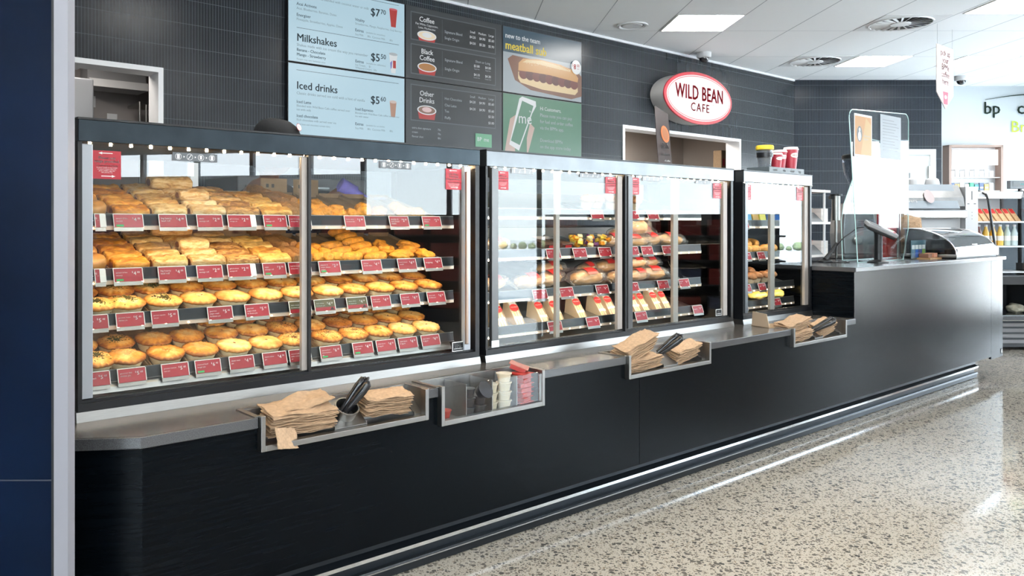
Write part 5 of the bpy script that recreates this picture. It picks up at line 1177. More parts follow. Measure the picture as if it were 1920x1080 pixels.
# silver pack and dark tray of muffins
o = empty('foil_pack', (3.86, 2.68, S2[2]+.06), 'shiny silver foil pack leaning at the right end of the third shelf', 'foil pack'); o.rotation_euler = (.9, .35, .1)
b = bag_mesh(21, .12, .10, pbr('foil', (.75, .74, .70), .2, metal=1)); b.build('foil', o, smooth=40)
gm = 'muffins on the top shelf of the middle cabinet'
o = MB(); o.box(-.26, .26, 0, .2, 0, .012, M_BLACK); q = o.build('serving_tray', loc=(3.30, 2.62, S2[0]+.006), rot=(math.atan(TILT), 0, 0)); tag(q, 'shallow black tray under the muffins on the top shelf', 'tray')
M_MUF = pbr('muffin_brown', (.30, .13, .05), .6, var=.4, vs=50, bump=.8, bs=120, vary=.15)
M_MUF2 = pbr('croissant_gold', (.62, .31, .08), .45, var=.35, vs=30, bump=.4, bs=80, vary=.1)
M_MPAP = pbr('muffin_paper', (.70, .52, .34), .7)
def muffin_proto(seed):
    b = MB(); b.lathe([(.024, 0), (.032, .035)], M_MPAP, seg=28, fn=lambda r, z, a: (r+.0012*math.sin(a*14), z)); root = b.build('muffin', smooth=40)
    b = MB(); b.lathe([(.033, .033), (.040, .040), (.039, .050), (.028, .062), (.012, .068), (.001, .069)], M_MUF, seg=28, close=False, fn=lambda r, z, a: (r*(1+.12*noise.noise(Vector((math.cos(a)*2, math.sin(a)*2, seed)))), z+.005*noise.noise(Vector((math.cos(a)*r*70, math.sin(a)*r*70, seed))))); b.build('muffin_top', root, smooth=60)
    return root
for i, (x, y) in enumerate(((3.10, 2.69), (3.19, 2.70), (3.29, 2.69), (3.38, 2.70), (3.48, 2.69))):
    place(('muf', i % 2), lambda: muffin_proto(i), x, y, S2[0], (0, 0, i), 1.0, 'brown muffin, %s from left on the black tray, top shelf of middle cabinet' % ORD[i], gm, cat='muffin', lift=.012)
# narrow cabinet
for i, (x, y) in enumerate(((4.60, 2.69), (4.70, 2.69), (4.81, 2.69), (4.92, 2.70), (4.65, 2.79), (4.77, 2.79), (4.88, 2.80))):
    place(('crs', i % 2), lambda: cres_proto(.12, .030, M_MUF2, i, 'croissant', bend=.5), x-.05, y, S3[1], (0, 0, .2*i), 1.0, 'golden croissant, %s of the second shelf in the narrow cabinet' % ORD[i], 'croissants in the narrow cabinet', cat='croissant', lift=.0)
for i, (x, y) in enumerate(((4.55, 2.68), (4.64, 2.67), (4.73, 2.68), (4.82, 2.68), (4.92, 2.69), (4.60, 2.77), (4.70, 2.77), (4.80, 2.77))):
    place(('muf', i % 2), lambda: muffin_proto(i), x-.04, y, S3[2], (0, 0, i), 1.0, 'brown muffin, %s of the third shelf in the narrow cabinet' % ORD[i], 'muffins in the narrow cabinet', cat='muffin')
for i, x in enumerate((4.72, 4.93)):
    q = place(('pas3', i), lambda: blob_proto(.10, .05, .026, pbr('lemon_pastry', (.85, .58, .14), .4, var=.3, vs=20, bump=.4, bs=60), 4+i, 'filled_pastry', amp=.2), x, 2.69, S3[3], (0, 0, .1), 1, 'flat yellow pastry on the bottom shelf of the narrow cabinet, %s' % ('left one' if i == 0 else 'right one'), 'yellow pastries in the narrow cabinet', cat='pastry')
BL = [(.02, .12, .42), (.65, .5, .05), (.02, .25, .5), (.5, .3, .05), (.6, .6, .1), (.04, .1, .3)]
for i in range(7):
    b = MB(); b.box(-.035, .035, 0, .03, 0, .05, pbr('bar_pack_%d' % (i % 6), BL[i % 6], .35)); q = b.build('snack_pack', loc=(4.42+i*.085, 2.66, S3[0]+.016), rot=(-.2, 0, 0)); tag(q, 'small bright snack pack, %s from left on the top shelf of the narrow cabinet' % ORD[i], 'snack pack', 'snack packs in the narrow cabinet')
# cups on top of the narrow cabinet
o = empty('cup_plinth', (4.614, 2.542, ZT+.0065), 'low dark plinth printed with cup sizes, on top of the narrow cabinet', 'plinth')
b = MB(); b.box(0, .43, 0, .15, 0, .034, pbr('plinth_grey', (.10, .12, .13), .4)); b.build('block', o, bevel=.001)
b = MB()
for x, a in ((.07, 'reusable'), (.18, 'small'), (.28, 'medium'), (.375, 'large')): b.text(a, .021, x, -.001, .010, M_PRINTW, 'CENTER', .012, sx=.8)
b.build('size_names', o)
M_CRED = pbr('cup_red', (.38, .025, .045), .4); M_CLID = pbr('cup_lid', (.85, .80, .74), .35)
def pcup(x, y, r, h, lb):
    o = empty('paper_cup', (x, y, ZT+.041), lb, 'cup', 'sample cups on the plinth')
    b = MB(); b.lathe([(r*.72, 0), (r*.72, .002), (r, h*.9)], M_CRED, seg=36); b.build('cup_body', o, smooth=40)
    b = MB(); b.lathe([(r*1.05, h*.88), (r*1.06, h*.91), (r*1.0, h*.93), (r*.93, h), (r*.75, h*1.0), (r*.70, h*.97), (.001, h*.965)], M_CLID, seg=36); b.build('cup_lid', o, smooth=35)
    b = MB(); vs, fs = [], []
    for i in range(17):     # oval logo wrapped round the front-left
        for s in (0, 1):
            t_ = i/16*2-1; a = -PI/2-.35+t_*.75; zz = h*.62+(1 if s else -1)*h*.11*math.sqrt(max(0, 1-t_*t_)); R_ = r*(.72+.28*zz/(h*.9))*1.012
            vs.append((R_*math.cos(a), R_*math.sin(a), zz))
    for i in range(16): fs.append((i*2, i*2+2, i*2+3, i*2+1))
    b.add(vs, fs, M_CLID); b.build('oval_logo', o)
    b = MB()
    for i, ch in enumerate('WILD BEAN'):
        a = -PI/2-.35+(i-4)*.13; zz = h*.60; R_ = r*(.72+.28*zz/(h*.9))*1.03
        R = Matrix(((-math.sin(a), 0, math.cos(a)), (math.cos(a), 0, math.sin(a)), (0, 1, 0)))
        if ch != ' ': b.text(ch, h*.09, R_*math.cos(a), R_*math.sin(a), zz, M_CRED, 'CENTER', .01, R=R)
    b.build('logo_letters', o)
pcup(4.805, 2.60, .037, .095, 'small dark red paper cup with white lid'); pcup(4.892, 2.625, .044, .120, 'medium dark red paper cup with white lid'); pcup(4.985, 2.60, .045, .142, 'large dark red paper cup with white lid')
o = empty('reusable_cup', (4.665, 2.60, ZT+.041), 'clear reusable cup with yellow lid and black band', 'cup')
b = MB(); b.lathe([(.034, 0), (.037, .003), (.047, .105), (.045, .105), (.035, .006), (.001, .005)], glass('cup_plastic', tint=(.82, .84, .86), f0=.08, milk=.05), seg=36); b.build('cup_body', o, smooth=40)
b = MB(); b.lathe([(.0435, .060), (.0475, .060), (.049, .088), (.0475, .088)], M_BLACK, seg=36, close=False); b.text('WILD', .016, -.02, -.046, .068, M_PRINTW); b.build('grip_band', o, smooth=40)
b = MB(); b.lathe([(.049, .106), (.053, .108), (.053, .128), (.048, .134), (.001, .134)], pbr('lid_yellow', (.78, .56, .03), .4), seg=36); b.build('cup_lid', o, smooth=40)
b = MB(); b.box(.02, .050, -.02, .0, .130, .138, M_CRED); b.build('stopper', o, bevel=.003)

# ================================================================== CHECKOUT TOP
CT = .985
def poly_panel(name, pts, y, th, m, **k): b = MB(); b.prism(pts, y, y+th, m, 'Y'); return b.build(name, **k)
def acrylic_guard(lb, pts, y):
    o = empty('acrylic_guard', (pts[0][0], y, CT), lb, 'screen', 'clear counter guards'); off = (pts[0][0], y, CT)
    b = MB(); b.prism(pts, y, y+.006, M_ACRYL, 'Y'); cchild(b, 'sheet', parent=o, off=off)
    b = MB(); ring = [(p[0], y+.003, p[1]) for p in pts]; b.tube(ring+[ring[0]], .0034, M_EDGE, 6); cchild(b, 'polished_edge', parent=o, off=off)
    return o, off
def rnd_corner(cx, cz, r, a0, a1, n=6): return [(cx+r*math.cos(a0+(a1-a0)*i/n), cz+r*math.sin(a0+(a1-a0)*i/n)) for i in range(n+1)]
pts = [(5.79, CT+.001), (6.56, CT+.001), (6.655, 1.22)] + rnd_corner(6.60, 2.04, .06, 0, PI/2) + rnd_corner(5.72, 1.995, .06, PI/2, PI)
g1, off = acrylic_guard('large clear acrylic guard with two notices at the front of the checkout', pts, 2.53)
b = MB(); y = 2.526
b.box(5.72, 6.00, y-.001, y, 1.73, 2.03, M_PRINTW); b.box(5.73, 5.99, y-.0015, y-.001, 1.745, 2.015, pbr('notice_amber', (.38, .17, .035), .5)); b.add([(5.82, y-.0018, 1.745), (5.99, y-.0018, 1.745), (5.99, y-.0018, 1.96), (5.90, y-.0018, 2.01)], [(0, 1, 2, 3)], pbr('notice_yellow', (.42, .26, .09), .5))
b.ellipse(5.80, y-.002, 1.89, .042, .055, M_BLACK, 24); b.ellipse(5.80, y-.0023, 1.875, .022, .032, M_PRINTW, 20); b.ellipse(5.80, y-.0026, 1.92, .012, .014, M_PRINTW, 16)
b.text('Thank you for', .018, 5.865, y-.0022, 1.875, M_MID); b.text('being kind', .018, 5.865, y-.0022, 1.853, M_MID)
cchild(b, 'amber_notice', parent=g1, off=off)
b = MB(); b.box(6.14, 6.50, y-.001, y, 1.74, 2.06, pbr('notice_white', (.28, .30, .33), .5))
for k in range(11): b.box(6.18, 6.18+.28*(.7+.3*math.sin(k*2.3)**2), y-.0015, y-.001, 2.02-k*.022, 2.025-k*.022, M_GREY)
cchild(b, 'white_notice', parent=g1, off=off)
for x in (5.95, 6.45): b = MB(); b.box(x-.004, x+.004, 2.48, 2.60, CT, CT+.14, M_ACRYL); b.box(x-.03, x+.03, 2.46, 2.62, CT, CT+.005, M_ACRYL); cchild(b, 'foot', parent=g1, off=off)
pts = [(6.02, CT+.001), (7.0, CT+.001), (7.05, 1.9)] + rnd_corner(6.45, 1.84, .08, PI/2, PI) + [(6.04, 1.40), (6.0, 1.28)]
acrylic_guard('smaller clear acrylic guard with sloping edge, behind the large one', pts, 2.74)
# payment terminal on its post
tp = Vector((5.90, 2.44, CT))
o = empty('payment_terminal', tp, 'grey card payment terminal on a black post', 'card terminal', rz=RA)
b = MB(); b.lathe([(.070, 0), (.070, .008), (.05, .016), (.028, .022), (.026, .20), (.03, .22), (.001, .222)], M_BLACK, seg=28); b.build('post', o, smooth=40)
M = Matrix.Translation((.02, 0, .235)) @ Matrix.Rotation(.40, 4, 'Y') @ Matrix.Rotation(.35, 4, 'X')
b = MB(); b.box(-.10, .10, -.045, .045, -.030, -.012, M_BLACK, M); b.build('cradle', o, bevel=.004)
b = MB(); b.box(-.115, .11, -.042, .042, -.012, .016, M_MID, M); b.build('handset', o, bevel=.006)
b = MB(); b.box(-.10, -.02, -.03, .03, .016, .0175, M_BLACK, M)
b.build('screen', o)
b = MB()
for i in range(5):
    for j in range(3): b.box(.0+i*.019, .013+i*.019, -.028+j*.021, -.012+j*.021, .016, .0195, M_WHITE if i < 4 else (M_RED, M_TWH, M_GREEN)[j], M)
b.build('keypad', o)
b = MB(); P = [(5.81, 2.50, 1.235), (5.78, 2.53, 1.23), (5.72, 2.60, 1.16), (5.70, 2.64, 1.10), (5.74, 2.66, 1.0), (5.85, 2.64, .990), (5.70, 2.55, .990), (5.62, 2.62, .990), (5.72, 2.75, .990)]
b.tube(P, .0035, M_BLACK, 8); q = b.build('cable', smooth=60); tag(q, 'thin black cable looping from the payment terminal to the worktop', 'cable')
o = empty('scanner_wand', (5.66, 2.70, .99), 'black rod shaped holder leaning beside the payment terminal cable', 'scanner')
b = MB(); b.tube([(0, 0, .015), (.05, -.02, .07), (.10, -.035, .13)], [.016, .013, .011], M_BLACK, 10); b.build('rod', o, smooth=50)
b = MB(); b.lathe([(.05, 0), (.05, .006), (.02, .018)], M_BLACK, seg=20); b.build('foot', o)
# leaflet holder
o = empty('leaflet_holder', (6.60, 2.49, CT), 'clear holder with four coloured blocks printed on a dark leaflet', 'leaflet holder')
b = MB(); b.box(0, .30, 0, .003, 0, .150, M_ACRYL); b.box(0, .30, .012, .015, 0, .150, M_ACRYL); b.box(0, .30, 0, .06, 0, .003, M_ACRYL); b.build('holder', o)
b = MB(); b.box(.01, .29, .005, .007, .004, .146, pbr('leaflet_dark', (.05, .13, .16), .4)); X = [(.10, .20, .30), (.02, .14, .50), (.08, .06, .22), (.28, .45, .08)]
for k, c_ in enumerate(X):
    x = .025+k*.066; b.box(x, x+.055, .0045, .005, .015, .075, pbr('leaf_%d' % k, c_, .4)); b.box(x, x+.055, .0045, .005, .078, .11, M_TWH)
b.build('leaflet', o)
# curved glass counter cabinet with slices
o = empty('curved_glass_cabinet', (6.95, 2.30, CT), 'low curved glass food cabinet on the checkout worktop', 'display cabinet')
def arc(n=12, R=(.36, .20)): return [(R[0]*(1-math.cos(PI/2*i/n)) , R[1]*math.sin(PI/2*i/n)) for i in range(n+1)]
A = [(0, .035)] + [(p[0], .035+p[1]) for p in arc()]
b = MB(); b.box(-.02, .93, -.01, .40, 0.012, .03, M_STEEL); b.box(0, .91, 0.0, .40, 0, .012, M_BLACK); b.box(0, .92, -.012, -.006, .03, .085, M_CHROME); b.build('base', o, bevel=.003)
b = MB(); vs = []; n = len(A)
b.add([(0, p[0], p[1]) for p in A]+[(.91, p[0], p[1]) for p in A], [(i, i+1, n+i+1, n+i) for i in range(n-1)], glass('curved_glass', tint=(.86, .88, .9), f0=.12, gain=1.3)); b.build('curved_glass', o, smooth=60)
for x in (0, .905):
    b = MB(); b.prism(A+[(.36, .035)], x, x+.005, M_GLASSD if x == 0 else M_STEELD, 'X'); b.build('end_panel', o)
    b = MB(); b.tube([(x, p[0], p[1]) for p in A], .006, M_CHROME, 8); b.build('end_trim', o, smooth=50)
b = MB(); b.box(0, .91, .36, .372, .03, .235, M_STEELD); b.box(-.01, .92, .34, .38, .23, .24, M_WHITEG); b.build('back', o)
b = MB(); b.box(.40, .52, .02, .03, .105, .112, M_STEEL); b.build('handle', o)
for i in range(5):
    b = MB(); b.box(0, .10, 0, .12, 0, .035, M_BRN if i % 2 == 0 else pbr('caramel', (.36, .17, .06), .5)); q = b.build('slice', loc=(7.02+i*.14, 2.44, CT+.0305), bevel=.004); tag(q, 'chocolate slice, %s from left inside the curved glass cabinet' % ORD[i], 'slice', 'slices in the curved glass cabinet')
b = MB(); b.box(0, .24, 0, .14, 0, .012, pbr('board_wood', (.42, .24, .11), .5, var=.2, vs=12)); q = b.build('serving_board', loc=(6.72, 2.40, CT)); tag(q, 'narrow wooden board lying left of the curved glass cabinet', 'board')
for i in range(2):
    b = MB(); b.box(0, .07, 0, .07, 0, .03+.004*i, pbr('cake_%d' % i, ((.20, .09, .05), (.45, .2, .12))[i], .6)); q = b.build('cake_piece', loc=(6.74+i*.11, 2.42, CT+.0125), bevel=.004); tag(q, 'piece of cake on the wooden board, %s one' % ('left', 'right')[i], 'cake', 'cake pieces on the board')
# red box and paper bags behind the leaflet holder
o = empty('bag_dispenser', (6.93, 2.78, CT), 'tall red dispenser box with brown bags beside it', 'dispenser')
b = MB(); b.box(0, .15, 0, .10, 0, .37, pbr('red_box', (.55, .02, .02), .35)); b.build('red_box', o, bevel=.004)
b = MB(); b.box(.155, .175, -.02, .12, 0, .36, M_STEEL); b.build('steel_side', o)
for i in range(5):
    q = bag_mesh(40+i, .26, .15).build('paper_bag', smooth=50); q.location = (7.22+i*.022, 2.78-.01*i, CT+.15+.02*i); q.rotation_euler = (.1*i, -1.25+.06*i, .5); tag(q, 'upright brown paper bag behind the leaflet holder, %s of five' % ORD[i], 'paper bag', 'bags behind the leaflet holder')
# coffee grinder
gp = Vector((6.66, 2.93, CT)); o = empty('coffee_grinder', gp, 'tall grey coffee grinder with clear bean hopper behind the guards', 'coffee grinder', rz=RA)
b = MB(); b.box(-.15, .15, -.12, .16, 0, .03, M_GREY); b.prism([(-.13, .03), (.13, .03), (.14, .20), (.11, .36), (.12, .44), (-.12, .44), (-.13, .36), (-.14, .2)], -.08, .15, pbr('grinder_grey', (.28, .29, .30), .3, metal=.4), 'Y'); b.build('body', o, bevel=.01)
b = MB(); b.lathe([(.05, .44), (.06, .47), (.045, .50), (.04, .56)], M_BLACK, seg=24); b.build('collar', o, smooth=40)
b = MB(); b.lathe([(.042, .555), (.05, .60), (.085, .68), (.098, .76), (.098, .80)], glass('hopper_plastic', tint=(.66, .68, .72), f0=.08, gain=1.2), seg=30, close=False); b.build('hopper', o, smooth=50)
b = MB(); b.lathe([(.102, .80), (.102, .825), (.09, .835), (.001, .836)], M_BLACK, seg=30); b.build('hopper_lid', o, smooth=40)
b = MB()
for k in range(3): b.box(-.02, .09, -.082, -.079, .29-k*.014, .294-k*.014, M_BLACK)
b.build('vent_slots', o)
b = MB(); b.lathe([(.035, 0), (.035, .02), (.028, .026), (.001, .026)], M_STEELD, seg=24, M=Matrix.Translation((-.03, -.08, .14)) @ Matrix.Rotation(PI/2, 4, 'X')); b.build('dial', o, smooth=40)
o = empty('knock_cylinder', (6.30, 2.92, CT+.30), 'steel tamper cylinder on a bracket left of the grinder', 'coffee tool', rz=RA)
b = MB(); b.lathe([(.030, -.0), (.030, .19), (.001, .19)], M_STEEL, seg=24); b.lathe([(.01, -.30), (.01, 0)], M_STEEL, seg=12); b.lathe([(.05, -.30), (.05, -.292)], M_BLACK, seg=20); b.build('cylinder', o, smooth=40)
b = MB(); b.lathe([(.045, .19), (.045, .205), (.001, .206)], M_BLACK, seg=24); b.box(-.05, .0, -.02, .02, .165, .19, M_BLACK); b.build('cap', o, smooth=40)
# condiment rack beside the narrow cabinet
rx, ry = 5.34, 2.76
o = empty('condiment_rack', (rx, ry, CT), 'three tier white timber rack of sauce pots beside the narrow cabinet', 'rack')
M_WT = pbr('whitewashed_timber', (.72, .66, .62), .55, var=.12, vs=8, stretch=(1, 1, 8))
for x in (.04, .46):
    for y in (.01, .17): b = MB(); b.box(x, x+.012, y, y+.012, 0, .52, M_WHITE); b.build('post', o)
for k, z in enumerate((.035, .27, .50)):
    b = MB(); b.box(0, .53, 0, .19, z, z+.018, M_WT); b.box(0, .53, .18, .19, z+.018, z+.06, M_WT)
    if k < 2:
        for q_ in (0, 1): b.box(.43 if q_ else 0, .53 if q_ else .10, 0.02, .18, z+.018, z+.115, M_WT)
    b.build('shelf', o)
    if k < 2: b = MB(); b.prism([(.0, z+.018), (.07, z+.085), (.074, z+.083), (.006, z+.018)], .20, .42, M_GREY, 'X'); b.build('price_plate', o)
for k, z in enumerate((.053, .288, .518)):
    for i in range(5):
        m = [(M_POTC, M_LID), (M_POTR, M_POTC), (M_POTC, M_POTR)][(i+k) % 3]
        pot(rx+.08+i*.09, ry+.13, CT+z, m[0], m[1], 'sauce pot, %s from left on the %s tier of the timber rack' % (ORD[i], ('lower', 'middle', 'upper')[k]), 'pots in the timber rack', r=.036, h=.10 if k < 2 else .035)

# ------------- units further back (room frame)
def rempty(name, r, f, z, lb, cat, g=None): return empty(name, rf(r, f, z), lb, cat, g, rz=RA)
o = rempty('hot_food_unit', 4.18, 7.4, 0, 'tall pale hot food unit with slanted sign behind the checkout', 'food warmer')
M_PSIGN = pbr('sign_greyblue', (.30, .34, .38), .35)
b = MB(); b.box(.02, .60, .05, .50, 0, 1.05, M_STEELD); b.build('base', o)
b = MB(); b.box(0, .58, .05, .5, 1.05, 1.42, M_WHITEG); b.build('oven_body', o)
b = MB(); b.prism([(-.03, 1.50), (.05, 1.62), (.5, 1.62), (.5, 1.42), (-.05, 1.42)], -.05, .56, M_STEELD, 'X'); b.build('hood', o)
b = MB(); b.prism([(-.075, 1.40), (.045, 1.625), (.05, 1.62), (-.07, 1.395)], -.04, .50, M_PSIGN, 'X')
R = Matrix(((1, 0, 0), (0, .47, -.88), (0, .88, .47)))
b.text('choice', .05, .0, -.03, 1.51, M_PRINTW, 'LEFT', .01, R=R); b.text('ravers', .05, .0, -.052, 1.455, M_PRINTW, 'LEFT', .01, R=R)
pts = [Vector((.24, -.035, 1.51)) + R @ Vector((.045*math.cos(2*PI*i/24), .07*math.sin(2*PI*i/24), .001)) for i in range(24)]
b.add([tuple(p) for p in pts], [tuple(range(24))], pbr('sign_pinkish', (.50, .42, .42), .4)); b.build('sign_panel', o)
b = MB(); b.box(-.02, .56, -.09, .05, 1.31, 1.385, M_CHROME); b.build('front_rail', o, bevel=.01)
b = MB(); b.box(.585, .70, -.02, .5, 0, 1.60, M_WHITEG); b.box(.64, .646, -.022, -.02, 1.48, 1.56, M_BLACK); b.box(.60, .62, -.022, -.02, 1.44, 1.447, M_GREY); b.box(.66, .68, -.022, -.02, 1.44, 1.447, M_GREY)
for k in range(3): b.box(.641, .646, -.022, -.02, 1.36-k*.03, 1.368-k*.03, M_GREY)
b.build('side_column', o, bevel=.008)
for i, (x, w_) in enumerate(((.09, .045), (.26, .055), (.44, .06))):
    b = MB(); b.lathe([(w_, 0), (w_*1.05, .02), (w_*.9, .06), (w_*.5, .075)] if i else [(w_, 0), (w_, .045), (.001, .046)], M_WHITEG if i else M_GREY, seg=20); q = b.build('bowl', loc=rf(4.18+x, 7.65, 1.621), smooth=40)
    tag(q, ('stack of dark round tins on the hot food unit', 'white upturned bowl in the middle on the hot food unit', 'white upturned bowl at the right on the hot food unit')[i], 'bowl')
# open chiller
o = rempty('open_chiller', 5.26, 8.0, 0, 'open fronted chiller with curved black sides, sandwiches and bottles', 'chiller')
side = [(0, 0), (.62, 0), (.62, 1.60), (.30, 1.60), (.24, 1.585), (.20, 1.53), (.10, .80), (0, .72)]
for x in (0, .24, .66):
    b = MB()
    if x == .24: b.tube([(x, .0, .76), (x, .16, 1.5), (x, .2, 1.56), (x, .3, 1.60)], .012, M_BLACK, 8)
    else: b.prism(side, x, x+.012, M_GLASSD if x else M_BLACK, 'X'); b.tube([(x+.006, p[0]-.0, p[1]) for p in ((0, .72), (.10, .80), (.20, 1.53), (.24, 1.585), (.30, 1.60))], .012, M_BLACK, 8)
    b.build('side_frame', o, smooth=40)
b = MB(); b.box(.012, .66, .24, .62, 1.53, 1.59, M_WHITEG); b.box(.012, .66, .60, .62, .7, 1.53, M_WHITE); b.build('canopy', o)
b = MB(); b.box(.03, .64, .25, .27, 1.522, 1.529, emit('chiller_light', (1, 1, 1), 5)); b.build('canopy_light', o)
for z in (1.27, 1.02, .76): b = MB(); b.box(.012, .66, .14, .60, z, z+.015, M_WHITE); b.build('shelf', o)
b = MB(); b.box(-.1, 1.4, -.12, .64, .66, .74, M_STONE); b.build('deck', o, bevel=.004)
b = MB(); b.box(-.1, 1.4, .0, .6, .03, .30, M_GREY)
for k in range(4): b.box(-.1, 1.3, -.02, 0, .07+k*.055, .105+k*.055, M_MID)
b.build('vent_base', o)
b = MB(); b.box(-.1, 1.4, -.1, .6, .30, .36, M_CHROME); b.box(-.1, 1.4, .5, .6, .36, .66, M_BLACK); b.build('lower_tray', o, bevel=.01)
M_SAND = pbr('sandwich_tan', (.62, .38, .20), .6, var=.2, vs=30, vary=.2)
for i in range(9):
    b = MB(); b.prism([(0, 0), (.13, 0), (.13, .13)], 0, .05, M_SAND, 'X'); b.quad((.005, .08, .0805), (.045, .08, .0805), (.045, .128, .1285), (.005, .128, .1285), M_LABEL)
    q = b.build('sandwich_pack', loc=rf(5.30+i*.066, 8.22, 1.286), rot=(0, 0, RA)); tag(q, 'sandwich pack, %s from left on the top chiller shelf' % ORD[i], 'sandwich', 'sandwiches in the chiller')
BC = [(.10, .12, .10), (.08, .10, .10), (.15, .05, .04), (.80, .45, .05), (.85, .42, .04), (.80, .55, .12), (.55, .65, .60), (.60, .70, .70)]
for i in range(8):
    m = pbr('drink_%d' % i, BC[i], .15, spec=.7); b = MB(); b.lathe([(.028, 0), (.030, .01), (.030, .13), (.014, .175), (.013, .20)], m, seg=18)
    q = b.build('drink_bottle', loc=rf(5.31+i*.073, 8.24, 1.036), smooth=40); tag(q, 'drink bottle, %s from left on the middle chiller shelf' % ORD[i], 'bottle', 'bottles in the chiller')
    b = MB(); b.lathe([(.0155, .195), (.0155, .215), (.001, .216)], M_WHITE, seg=14); b.build('bottle_cap', q)
    b = MB(); b.lathe([(.0305, .05), (.0305, .10)], M_TWH, seg=18, close=False); b.build('bottle_label', q)
for i in range(8):
    b = MB(); b.box(0, .06, 0, .1, 0, .11, pbr('carton_%d' % (i % 4), ((.42, .24, .12), (.25, .35, .1), (.5, .1, .05), (.45, .3, .2))[i % 4], .5)); q = b.build('carton', loc=rf(5.95+i*.075, 8.3, .742 if i % 2 else .742), rot=(0, 0, RA)); tag(q, 'small carton, %s from left on the chiller deck' % ORD[i], 'carton', 'cartons on the chiller deck')
M_FR = pbr('fruit_bag', (.45, .42, .32), .5, var=.5, vs=20)
for i in range(5):
    q = blob_proto(.10, .08, .05, (M_FR, pbr('bag_white', (.7, .72, .72), .25))[i % 2], i+60, 'produce_bag', amp=.3); q.location = rf(5.75+i*.2, 8.12, .362); tag(q, 'lumpy produce bag, %s from left in the lower chiller tray' % ORD[i], 'bag', 'bags in the lower chiller tray')
o = rempty('customer_display', 6.30, 9.0, 0, 'small black customer price display on a pole', 'display')
b = MB(); b.tube([(.12, 0, 0), (.12, 0, 1.66)], .02, M_BLACK, 10); b.build('pole', o)
b = MB(); b.box(-.01, .25, -.03, .03, 1.65, 1.745, M_GREY); b.build('housing', o, bevel=.006)
b = MB(); b.box(.02, .22, -.033, -.03, 1.675, 1.73, pbr('display_black', (.005, .01, .012), .1)); b.text('0.00', .022, .12, -.034, 1.695, emit('display_digits', (.1, .8, .8), .8), 'CENTER'); b.build('screen', o)

# ------------- behind the cabinets
o = empty('back_bench', (2.0, 4.62, 0), 'dark work bench along the menu wall behind the cabinets', 'bench')
b = MB(); b.box(-2.9, 4.5, .02, .58, .0, .90, M_LAM); b.build('cupboards', o)
b = MB(); b.box(-2.9, 4.5, 0, .60, .90, .94, M_STEELD); b.build('bench_top', o)
for k in range(9): b = MB(); b.box(-2.8+k*.8, -2.03+k*.8, .0, .018, .05, .86, M_BLACK); b.build('cupboard_door', o)
o = empty('combi_oven', (2.15, 4.70, .941), 'dark oven with small coloured lights on the back bench', 'oven')
b = MB(); b.box(0, .95, 0, .5, 0, .62, pbr('oven_black', (.03, .03, .035), .35)); b.build('body', o, bevel=.01)
b = MB(); b.box(.05, .65, -.02, 0, .06, .56, pbr('oven_glass', (.01, .012, .015), .06, spec=.8)); b.build('oven_door', o)
b = MB(); b.tube([(.62, -.05, .10), (.62, -.05, .52)], .012, M_STEEL, 8); b.build('handle', o)
for k, (x, z, c_) in enumerate(((.70, .50, 'y'), (.70, .46, 'y'), (.78, .48, 'g'), (.78, .44, 'g'), (.84, .47, 'g'), (.88, .42, 'o'))):
    b = MB(); b.box(x, x+.02, -.004, 0, z, z+.010, emit('ind_'+c_, {'y': (.9, .9, .1), 'g': (.1, .9, .3), 'o': (1, .4, .1)}[c_], 1.5)); b.build('indicator_light', o)
o = empty('service_post', (1.93, 4.9, .941), 'slim pale upright post on the back bench', 'post')
b = MB(); b.box(0, .05, 0, .05, 0, .70, M_WHITE); b.build('upright', o); b = MB(); b.box(-.03, .08, -.03, .08, 0, .01, M_STEEL); b.build('foot', o)
# kitchen seen through the left opening
o = empty('steel_fridge', (1.10, 6.25, 0), 'pale steel upright fridge in the kitchen behind the left opening', 'fridge')
b = MB(); b.box(0, .63, 0, .45, .02, 2.33, pbr('fridge_grey', (.22, .23, .25), .4, metal=.2)); b.build('body', o, bevel=.01)
b = MB(); b.box(.50, .52, -.04, -.01, .9, 1.9, M_STEEL); b.build('handle', o)
o = empty('extractor_duct', (1.53, 6.10, 2.36), 'round white duct end above the fridge in the kitchen', 'duct')
b = MB(); b.lathe([(.05, 0), (.07, .012), (.075, .06), (.06, .16)], M_WHITE, seg=24); b.build('duct', o, smooth=40)
o = empty('wire_rack', (2.12, 6.42, 0), 'steel storage rack in the kitchen behind the left opening', 'rack')
for x in (0, .05, .12, .20): b = MB(); b.tube([(x, 0, 0), (x, 0, 2.22)], .010, M_STEEL, 8); b.build('upright', o)
for z in (.5, 1.0, 1.5, 1.93, 2.2): b = MB(); b.box(0, .20, -.01, .30, z, z+.02, M_STEEL); b.build('shelf', o)
o = empty('kitchen_bulkhead', (1.78, 6.55, 2.33), 'pale horizontal pipe casing on the kitchen wall', 'casing')
b = MB(); b.box(0, .45, 0, .25, 0, .06, M_WHITE); b.box(0, .45, .05, .25, .06, .20, M_MID); b.build('casing', o)
for i, (x, z, w_, h_) in enumerate(((1.80, 2.20, .10, .09), (1.99, 2.10, .08, .06), (1.78, 1.98, .05, .14), (2.0, 2.00, .10, .05))):
    b = MB(); b.box(0, w_, 0, .004, 0, h_, M_WHITE); q = b.build('wall_note', loc=(x, 6.82, z)); tag(q, 'paper note on the kitchen wall, %s from left' % ORD[i], 'note', 'notes on the kitchen wall')

